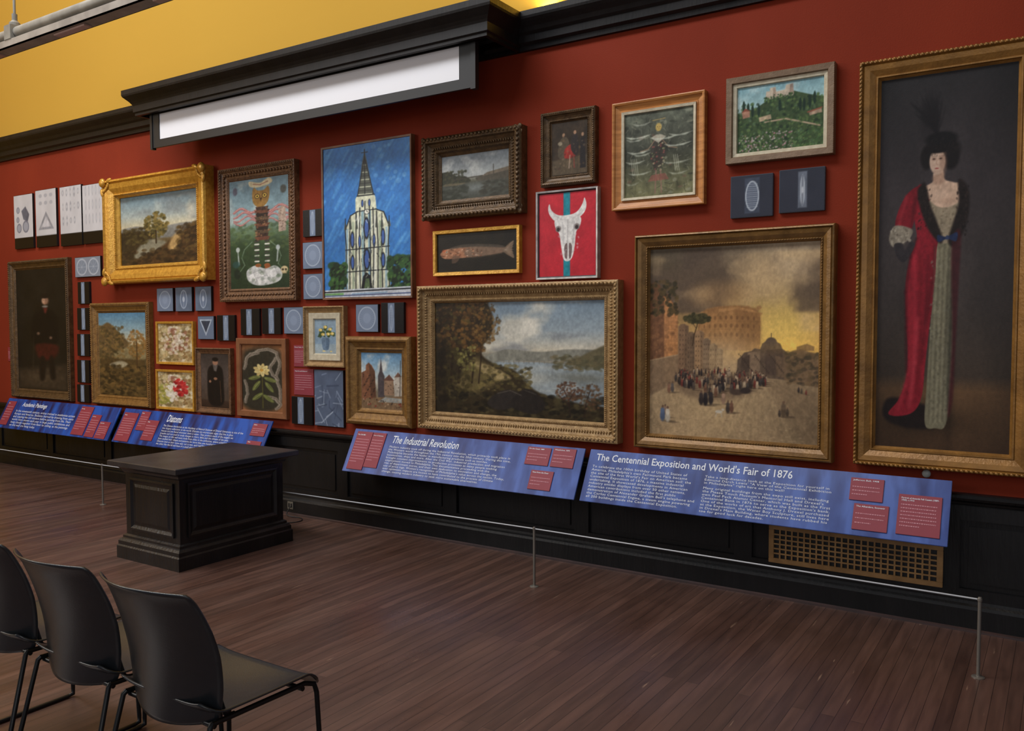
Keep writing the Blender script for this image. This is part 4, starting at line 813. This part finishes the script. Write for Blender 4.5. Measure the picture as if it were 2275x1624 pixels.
# ------------------------------------------------------------ red wall labels
def wrapbars(bm,x0,x1,z0,z1,n,y):
    rng=random.Random(int(abs(x0*1000)))
    for i in range(n):
        z=z1-(i+.5)*(z1-z0)/n; xx=x0; ht=min((z1-z0)/n*.4,.0055)
        end=x1 if i<n-1 else x0+(x1-x0)*.55
        while xx<end-.002:
            l=min(rng.uniform(.004,.012),end-xx); add_box(bm,xx,xx+l,y-.0006,y,z,z+ht); xx+=l+.003
def card(parent,x0,x1,z0,z1,y,title,n=4,top=False,label=None):
    """red caption card. local coords; returns card"""
    w=x1-x0;h=z1-z0
    kw=dict(label=label,cat="wall label") if top else {}
    c=box("wall_label" if top else "label_card",M_red,0,w,-.006,.002 if top else 0,0,h,.001,parent=parent,loc=(x0,y,z0),**kw)
    if title:
        ln=title.split("\n"); th=.0105 if len(ln)==1 else .024
        tw=min(w*.86,.0066*max(len(q) for q in ln))
        text("caption_title",title,M_white,w*.07,w*.07+tw,h*.93-th,h*.93,-.0068,c,bold=.01)
    bm=bmesh.new(); wrapbars(bm,w*.07,w*.9,h*.16,h*.93-.034,n,-.0065); obj("caption_text",mesh_from("cap",bm,M_pink),parent=c)
    return c
card(None,-5.475,-5.313,1.255,1.436,0,"Flower Study, 1906",7,True,"small crimson caption card with white text beside rose painting")
card(None,-5.479,-5.243,1.017,1.237,0,"Magnolia and Driftwood",7,True,"square crimson caption card with white text beside magnolia painting")
card(None,-10.2,-10.1,1.2,1.36,0,"",6,True,"small crimson caption card beside dark portrait")

# ------------------------------------------------------------ tilted text panels
def panelmat(name,a,b):
    m=bpy.data.materials.new(name); m.use_nodes=True; N=m.node_tree.nodes; Lk=m.node_tree.links; bs=N["Principled BSDF"]
    tc=N.new("ShaderNodeTexCoord"); mp=N.new("ShaderNodeMapping"); mp.inputs["Scale"].default_value=(5,1,1.5); Lk.new(tc.outputs["Object"],mp.inputs[0])
    v=N.new("ShaderNodeTexVoronoi"); v.distance='CHEBYCHEV'; v.inputs["Scale"].default_value=2.2; Lk.new(mp.outputs[0],v.inputs["Vector"])
    n=N.new("ShaderNodeTexNoise"); n.inputs["Scale"].default_value=3; n.inputs["Detail"].default_value=5; Lk.new(mp.outputs[0],n.inputs["Vector"])
    ad=N.new("ShaderNodeMath"); ad.operation='MULTIPLY'; Lk.new(v.outputs["Distance"],ad.inputs[0]); Lk.new(n.outputs[0],ad.inputs[1])
    r=N.new("ShaderNodeValToRGB"); r.color_ramp.elements[0].position=.05; r.color_ramp.elements[1].position=.36; r.color_ramp.elements[0].color=L4(a); r.color_ramp.elements[1].color=L4(b)
    Lk.new(ad.outputs[0],r.inputs[0]); Lk.new(r.outputs[0],bs.inputs["Base Color"]); bs.inputs["Roughness"].default_value=.36
    return m
M_pan=panelmat("printed_blue_sheen",(26,44,108),(70,98,172)); M_pan2=panelmat("printed_deep_blue",(8,18,76),(22,82,176))  # first blue is paler: the boards' sheen is mixed into its colour
LEN=.352; TH=-math.atan2(.16,.31)
def infopanel(label,x0,x1,mt,title,tb,bodies,cards):
    cx=(x0+x1)/2; w=x1-x0
    e=obj("information_panel",None,loc=(cx,-.236,.470),label=label,cat="information panel")
    rot=(TH,0,0)
    bd=box("panel_board",mt,-w/2,w/2,-.006,.006,0,LEN,.002,parent=e,rot=rot)
    def zz(t): return LEN*(1-t)
    it='Cent' not in title
    text("title_text",title,M_white,tb[0]-cx,tb[1]-cx,zz(tb[3]),zz(tb[2]),-.0075,bd,shear=.22 if it else 0,bold=.010)
    for b,(a0,a1,t0,t1) in bodies:
        text("body_text",b,M_white,a0-cx,a1-cx,zz(t1),zz(t0),-.0073,bd,track=1.08)
    for (a0,a1,t0,t1,tt,n) in cards:
        card(bd,a0-cx,a1-cx,zz(t1),zz(t0),-.0062,tt,n)
    for s in (-1,0,1): box("mounting_bracket",M_blk,s*w*.35-.02,s*w*.35+.02,.155,.20,.185,.225,parent=e)
    return e
infopanel("tilted blue board headed Industrial Revolution with red caption cards",-4.70,-2.64,M_pan,"The Industrial Revolution",(-4.285,-3.66,.09,.26),
 [("Modern industry took off during the Industrial Revolution, which primarily took place in\nthe Western world throughout the 19th century into the 20th century. During this time,\nPhiladelphia became the leader in manufacturing products such as textiles,\nlocomotives, ships and more. After the Civil War, industrial production and migration\nbrought constant improvements to production processes as many people seeking\nemployment moved to Philadelphia. This documentation proceeding with the\nrise of department stores, and their own dedication to innovation and change, the\nuse of price tags. Women's recognition of Philadelphia's value across the nation. Today,\never optimistic impacts are known to have contributed to the process of climate\nchange, causing modern industry to seek more sustainable alternatives.",(-4.30,-3.19,.32,.93))],
 [(-4.66,-4.50,.06,.94,"The Old Mill",9),(-4.495,-4.36,.06,.86,"View of Antwerp",8),(-3.076,-2.891,.06,.42,"On the Canal, 1889",3),(-2.874,-2.70,.04,.42,"Wissahickon, 1870",3),(-3.005,-2.83,.52,.9,"View from the River",3)])
infopanel("tilted blue board headed Centennial Exposition with red caption cards",-2.60,-.48,M_pan,"The Centennial Exposition and World's Fair of 1876",(-2.545,-1.29,.07,.25),
 [("To celebrate the 100th birthday of United States of\nAmerica, Philadelphia's own Fairmount Park became\nthe site of the first World's Fair on American soil: the\nCentennial Exposition of 1876, a massive industrial\nundertaking. It showcased developments in American\nindustry amidst displays from over 50 other nations.\nAmerican contributions included the first public\ndemonstration of Alexander Graham Bell's telephone and\nthe Corliss Centennial Engine, a steam engine powering\nall 200 buildings inside the Centennial Exposition.",(-2.56,-1.84,.30,.93)),
  ("Take a long-distance look at the Exposition for yourself in\nEdmund Darch Lewis' \"A View of the Centennial Exhibition\nin Philadelphia\" right here on this wall!",(-1.80,-1.07,.29,.45)),
  ("Many original buildings from the expo still exist, including\nthe Please Touch Museum's Memorial Hall and Drexel's\nown Paul Peck Alumni Center, which was built as the First\nCentennial Bank in 1876 to serve as the Exposition's bank.\nOne of the works of art that Anthony J. Drexel purchased\nat the Exposition, the Water Boy Sculpture, still lives here\nin Drexel's Main Building, where students have rubbed his\ntoe for good luck for decades.",(-1.80,-1.065,.49,.95))],
 [(-.974,-.804,.09,.45,"Jefferson Bell, 1908",3),(-.726,-.518,.28,.90,"Portrait of Amanda Fell Cassatt (1889-\n1950), c.1910",7),(-.944,-.768,.5,.91,"The Alhambra, Souvenir",3)])
infopanel("tilted deep blue board headed Diatoms with red caption cards",-7.80,-5.66,M_pan2,"Diatoms",(-7.08,-6.86,.08,.28),
 [("The Diatom Herbarium at the Academy of Natural Sciences of Drexel University is one of the\ntwo largest collections in the world. Diatoms are microscopic algae that live in glass\nhouses and are found wherever there is water. They produce much of the oxygen we\nbreathe and are used to study changes in rivers, lakes and the climate of the past.\nThe images on this wall were made from slides in the collection, where scientists\nhave studied their shapes and patterns for more than one hundred years.\nDiatoms look as their name says: cut in two, each half fitting inside\nthe other like the lid and base of a small glass box.",(-7.10,-5.97,.36,.94))],
 [(-7.77,-7.54,.12,.96,"Diatom",8),(-7.50,-7.36,.05,.6,"Diatom",5),(-7.36,-7.18,.28,.86,"Slide",5),(-5.88,-5.70,.1,.42,"Diatom",3),(-5.88,-5.70,.55,.85,"Slide",3)])
infopanel("tilted deep blue board headed Academic Paintings with red caption cards",-10.05,-7.87,M_pan2,"Academic Paintings",(-9.70,-9.2,.1,.28),
 [("In the nineteenth century, artists trained in academies across\nEurope and America. Students learned by drawing from casts\nand copying the old masters before painting from life. Their\nworks were shown each year in large public exhibitions and\nhung closely together from floor to ceiling, as the paintings\non this wall are hung today.",(-9.78,-8.60,.36,.92))],
 [(-8.54,-8.32,.06,.94,"Portrait",8),(-8.29,-8.13,.28,.96,"Landscape",6),(-8.11,-7.93,.46,.97,"Still Life",5),(-10.0,-9.84,.1,.9,"Label",6)])

# ------------------------------------------------------------ vent, outlet, sensor
def vent():
    e=obj("vent_grille",None,loc=(-.978,-.036,.205),label="brass wall vent grille with square openings in dark wainscot",cat="vent grille")
    M=mat("vent_brass",(164,126,80),.42,.1,(136,102,62),10,.1,60)
    w,h=.92,.225; L=[(-w/2,w/2,-.014,0,0,.028),(-w/2,w/2,-.014,0,h-.028,h),(-w/2,-w/2+.03,-.014,0,.028,h-.028),(w/2-.03,w/2,-.014,0,.028,h-.028)]
    boxes("grille_border",M,L,.002,parent=e)
    G=[]; n=25; iw=w-.06
    for i in range(1,n): x=-w/2+.03+iw*i/n; G.append((x-.0045,x+.0045,-.012,-.007,.028,h-.028))
    for i in range(1,6): z=.028+(h-.056)*i/6; G.append((-w/2+.03,w/2-.03,-.0125,-.0075,z-.0045,z+.0045))
    boxes("grille_lattice",M,G,parent=e); box("duct_shade_sheet",M_blk,-w/2+.028,w/2-.028,-.002,0,.028,h-.028,parent=e)  # black sheet behind the lattice stands in for the shade inside the duct
vent()
e=obj("power_outlet",None,loc=(-5.48,-.06,.045),label="small metal power outlet on dark baseboard with black cord",cat="power outlet")
box("cover_plate",mat("plate_grey",(120,116,106),.4,.5),-.035,.035,-.006,0,0,.065,.002,parent=e)
boxes("socket",M_blk,[(-.022,-.006,-.008,-.005,.015,.05),(.006,.022,-.008,-.005,.015,.05)],parent=e)
tube("cord",M_blk,[(.015,-.01,.03),(.02,-.05,.0),(.05,-.1,-.035),(.2,-.05,-.041),(.3,-.16,-.041),(.18,-.3,-.041),(.4,-.42,-.041),(.55,-.58,-.041)],.004,parent=e,bez=True)
bm=bmesh.new(); bmesh.ops.create_uvsphere(bm,u_segments=20,v_segments=10,radius=.022)
for v in bm.verts: v.co.y*=.6
obj("wall_sensor",mesh_from("s",bm,mat("sensor_white",(170,170,165),.4),True),loc=(-.612,-.008,.80),label="small round pale sensor on the wall above the board",cat="sensor")

# ------------------------------------------------------------ barrier
M_steel=mat("brushed_steel",(130,124,116),.35,.6); M_cord=mat("cord_grey",(176,178,182),.45)
def lathe(bm,prof,cx=0,cy=0,n=20):
    R=[]
    for r,z in prof: R.append([bm.verts.new((cx+r*math.cos(i/n*6.28318),cy+r*math.sin(i/n*6.28318),z)) for i in range(n)])
    for a,b in zip(R[:-1],R[1:]):
        for i in range(n): bm.faces.new((a[i],a[(i+1)%n],b[(i+1)%n],b[i]))
    bm.faces.new(R[0][::-1]); bm.faces.new(R[-1])
PX=[(-10.2,-.70),(-7.2,-.70),(-2.694,-.64),(-.299,-.69)]
for i,(x,y) in enumerate(PX):
    e=obj("barrier_post",None,loc=(x,y,0),label="slim low brushed steel barrier post with round foot",cat="barrier post",group="low barrier posts")
    bm=bmesh.new(); lathe(bm,[(.028,0),(.028,.003),(.022,.006),(.010,.008),(.0095,.012)]); obj("base",mesh_from("b",bm,M_steel,False),parent=e)
    bm=bmesh.new(); lathe(bm,[(.008,.008),(.008,.366),(.007,.369)]); obj("post",mesh_from("p",bm,M_steel,False),parent=e)
    bm=bmesh.new(); lathe(bm,[(.0095,.350),(.0105,.352),(.0105,.362),(.0095,.364)]); obj("cord_clip",mesh_from("c",bm,M_steel,False),parent=e)
pts=[(x,y,.358) for x,y in PX]
tube("elastic_rope",M_cord,pts,.004,label="thin pale elastic cord strung low between steel posts",cat="rope")

# ------------------------------------------------------------ pedestal
def pedestal():
    cx,cy=-5.13,-1.155; hx,hy=.345,.485
    e=obj("pedestal",None,loc=(cx,cy,0),label="large black panelled wood pedestal block with moulded top and base",cat="pedestal")
    M=mat("black_oak",(28,25,25),.36,0,(15,13,13),7,.3,50,stretch=(1,1,.2))
    def rings(name,lst,M=M):
        bm=bmesh.new(); R=[]
        for ex,z in lst: R.append([bm.verts.new(c) for c in ((-hx+ex,-hy+ex,z),(hx-ex,-hy+ex,z),(hx-ex,hy-ex,z),(-hx+ex,hy-ex,z))])
        for a,b in zip(R[:-1],R[1:]):
            for i in range(4): bm.faces.new((a[i],a[(i+1)%4],b[(i+1)%4],b[i]))
        bm.faces.new(R[0][::-1]); bm.faces.new(R[-1]); obj(name,mesh_from(name,bm,M),parent=e)
    rings("base",[(0,0),(0,.085),(.008,.095),(.008,.12),(.02,.135),(.03,.14),(.03,.155),(.045,.165)])
    rings("body",[(.048,.16),(.048,.60)])
    rings("top",[(.045,.59),(.035,.60),(.03,.615),(.012,.63),(-.02,.638),(-.035,.645),(-.035,.675),(-.03,.68)],M=mat("pedestal_top",(50,48,50),.34,0,(38,36,38),5,.12,40))
    zl,zh=.215,.55
    for side in range(4):
        ln=(hx if side%2==0 else hy)-.048; off=(hy if side%2==0 else hx)-.048
        a,b=-ln+.07,ln-.07
        bm=bmesh.new(); rr=[]
        for t,d in ((-.014,.0),(-.014,.012),(0,.014),(.012,.006),(.02,.002),(.03,.002),(.05,.009)):
            rr.append([bm.verts.new(c) for c in ((a+t,-off-d,zl+t),(b-t,-off-d,zl+t),(b-t,-off-d,zh-t),(a+t,-off-d,zh-t))])
        for p,q in zip(rr[:-1],rr[1:]):
            for i in range(4): bm.faces.new((p[i],p[(i+1)%4],q[(i+1)%4],q[i]))
        bm.faces.new(rr[-1])
        obj("side_panel",mesh_from("sp",bm,M),parent=e,rot=(0,0,side*math.pi/2))
pedestal()

# ------------------------------------------------------------ chairs
def chair_meshes():
    M_pl=mat("black_plastic",(32,35,39),.30,0,(29,32,36),40,.05,220,spec=.7); M_fr=mat("black_metal",(20,20,21),.35,.3)
    bm=bmesh.new(); nu,nv=29,29; g=[]
    for j in range(nv):
        v=j/(nv-1); row=[]
        y=-.215+v*.45
        hw=.238-.014*(1-v)**2
        if v>.94: hw-=(v-.94)**2*4
        if v<.1: hw-=(.1-v)**2*3
        for i in range(nu):
            u=i/(nu-1)*2-1
            z=.450-.028*(1-u*u)*(math.sin(min(1,v*1.15)*math.pi))+.012*abs(u)**5
            z-=.05*max(0,(v-.84)/.16)**2
            z+=.035*max(0,(.16-v)/.16)**2
            yy=y-.010*max(0,(v-.8)/.2)*abs(u)**4
            row.append(bm.verts.new((u*hw,yy,z)))
        g.append(row)
    for j in range(nv-1):
        for i in range(nu-1): bm.faces.new((g[j][i],g[j][i+1],g[j+1][i+1],g[j+1][i]))
    seat=mesh_from("seat",bm,M_pl,True)
    bm=bmesh.new(); g=[]; nv=37
    for j in range(nv):
        v=j/(nv-1); z=.40+v*.435
        hw=np.interp(v,[0,.03,.1,.25,.5,.7,.85,.95,.985,1],[.192,.208,.219,.229,.238,.236,.229,.222,.219,.214])
        yb=-.225-.012*v-.085*v*v
        row=[]
        for i in range(nu):
            u=i/(nu-1)*2-1
            zz=z+.006*(1-u*u)*v + (.025*abs(u)**2)*(1-v)*.8
            row.append(bm.verts.new((u*hw,yb+.062*u*u+.014*math.sin(v*3.14)-.010*max(0,(v-.9)/.1)**2,zz)))
        g.append(row)
    for j in range(nv-1):
        for i in range(nu-1): bm.faces.new((g[j][i],g[j][i+1],g[j+1][i+1],g[j+1][i]))
    back=mesh_from("backrest",bm,M_pl,True)
    return seat,back,M_fr
seat_me,back_me,M_fr=chair_meshes()
def build_chair(cx,cy,label):
    e=obj("stacking_chair",None,loc=(cx,cy,0),label=label,cat="chair",group="row of black stacking chairs")
    s=obj("seat",seat_me,parent=e); md=s.modifiers.new("t",'SOLIDIFY'); md.thickness=.007; md.offset=-1
    b=obj("backrest",back_me,parent=e); md=b.modifiers.new("t",'SOLIDIFY'); md.thickness=.006; md.offset=0
    for sx in (-1,1):
        x=sx*.212
        tube("leg",M_fr,[(x,-.19,.430),(x*1.02,-.2,.420),(sx*.235,-.30,.03),(sx*.236,-.305,.012),(sx*.236,-.28,.009),(sx*.24,.20,.009),(sx*.24,.222,.012),(sx*.24,.222,.04),(sx*.224,.214,.380),(sx*.222,.205,.410),(sx*.215,.17,.422),(x,-.19,.428)],.0085,parent=e)
        tube("back_support",M_fr,[(sx*.20,-.10,.425),(sx*.20,-.13,.425),(sx*.198,-.140,.455),(sx*.19,-.148,.50)],.007,parent=e,bez=True)
    tube("cross_rail",M_fr,[(-.212,-.18,.418),(.212,-.18,.418)],.008,parent=e); tube("cross_rail",M_fr,[(-.218,.16,.408),(.218,.16,.408)],.008,parent=e)
    return e
proto=build_chair(-2.29,-3.255,"black plastic stacking chair with thin metal legs at the row's end")
for k,x in enumerate((-2.806,-3.322)):
    c=proto.copy(); COL.objects.link(c); c.location=(x,-3.255,0)
    c["label"]="black plastic stacking chair with thin metal legs"
    for ch in proto.children:
        q=ch.copy(); COL.objects.link(q); q.parent=c

# ------------------------------------------------------------ hanging light track
e=obj("hanging_light_track",None,loc=(-6.9,-1.5,3.75),label="grey conduit light track hung from the ochre ceiling by a rod",cat="light track")
M_c=mat("conduit_grey",(140,136,126),.5,.1,(112,108,100),6)
tube("conduit",M_c,[(-1.5,0,.12),(3.4,0,.12)],.045,parent=e,res=8)
boxes("channel",mat("channel_grey",(150,142,132),.5,.1,(124,116,108),6),[(-1.5,3.4,-.055,.055,.0,.012),(-1.5,3.4,-.055,-.048,.0,.062),(-1.5,3.4,.048,.055,.0,.062)],parent=e)
for i in range(3): box("lamp_strip",mat("lamp_pink",(170,136,124),.4),-.6+i*1.2,i*1.2-.2,-.03,.03,-.012,.002,.003,parent=e)
tube("hanger_rod",M_c,[(.0,0,.16),(.0,0,2.95)],.010,parent=e)
bm=bmesh.new(); lathe(bm,[(.03,.16),(.04,.17),(.04,.2),(.02,.22),(.02,.27)]); obj("hanger_clamp",mesh_from("h",bm,M_c),parent=e)
box("clamp_plate",M_c,-.05,.05,-.06,.06,.06,.175,.004,parent=e)

# ============================================================ LIGHT
def area(name,loc,target,sx,sy,power,col):
    l=bpy.data.lights.new(name,'AREA'); l.shape='RECTANGLE'; l.size=sx; l.size_y=sy; l.energy=power; l.color=col
    o=bpy.data.objects.new(name,l); COL.objects.link(o); o.location=loc
    d=Vector(target)-Vector(loc); o.rotation_euler=d.to_track_quat('-Z','Y').to_euler(); return o
area("skylight_lamp",(-5.8,-3.7,7.5),(-5.3,-1.2,0),8,1.6,560,(.93,.96,1.0))
area("window_light",(-9.8,-6.5,4.4),(-5.0,0,1.0),3.0,2.6,190,(1.0,.98,.96))
area("window_light",(1.5,-8.6,2.6),(-3.0,0,.8),5,2.2,60,(1.0,.98,.96))
area("cove_uplight",(-2.75,-.42,3.74),(-2.9,-.5,6.0),1.0,.12,16,(1.0,.88,.52))
w=bpy.data.worlds.new("world"); S.world=w; w.use_nodes=True
w.node_tree.nodes["Background"].inputs[0].default_value=(.78,.86,1,1); w.node_tree.nodes["Background"].inputs[1].default_value=.2

# ============================================================ CAMERA
cam=bpy.data.cameras.new("camera"); co=bpy.data.objects.new("camera",cam); COL.objects.link(co); S.camera=co
cam.sensor_width=36; cam.lens=1884.7/2275*36; cam.clip_start=.05
yaw,pit,rol=math.radians(33.164),math.radians(2.718),math.radians(-.12)
fw=Vector((-math.sin(yaw)*math.cos(pit),math.cos(yaw)*math.cos(pit),-math.sin(pit))); r=Vector((math.cos(yaw),math.sin(yaw),0)); u=r.cross(fw)
r2=r*math.cos(rol)+u*math.sin(rol); u2=-r*math.sin(rol)+u*math.cos(rol)
co.matrix_world=Matrix((( r2.x,u2.x,-fw.x,0),(r2.y,u2.y,-fw.y,-5.0065),(r2.z,u2.z,-fw.z,1.6),(0,0,0,1)))
print("done",len(bpy.data.objects))
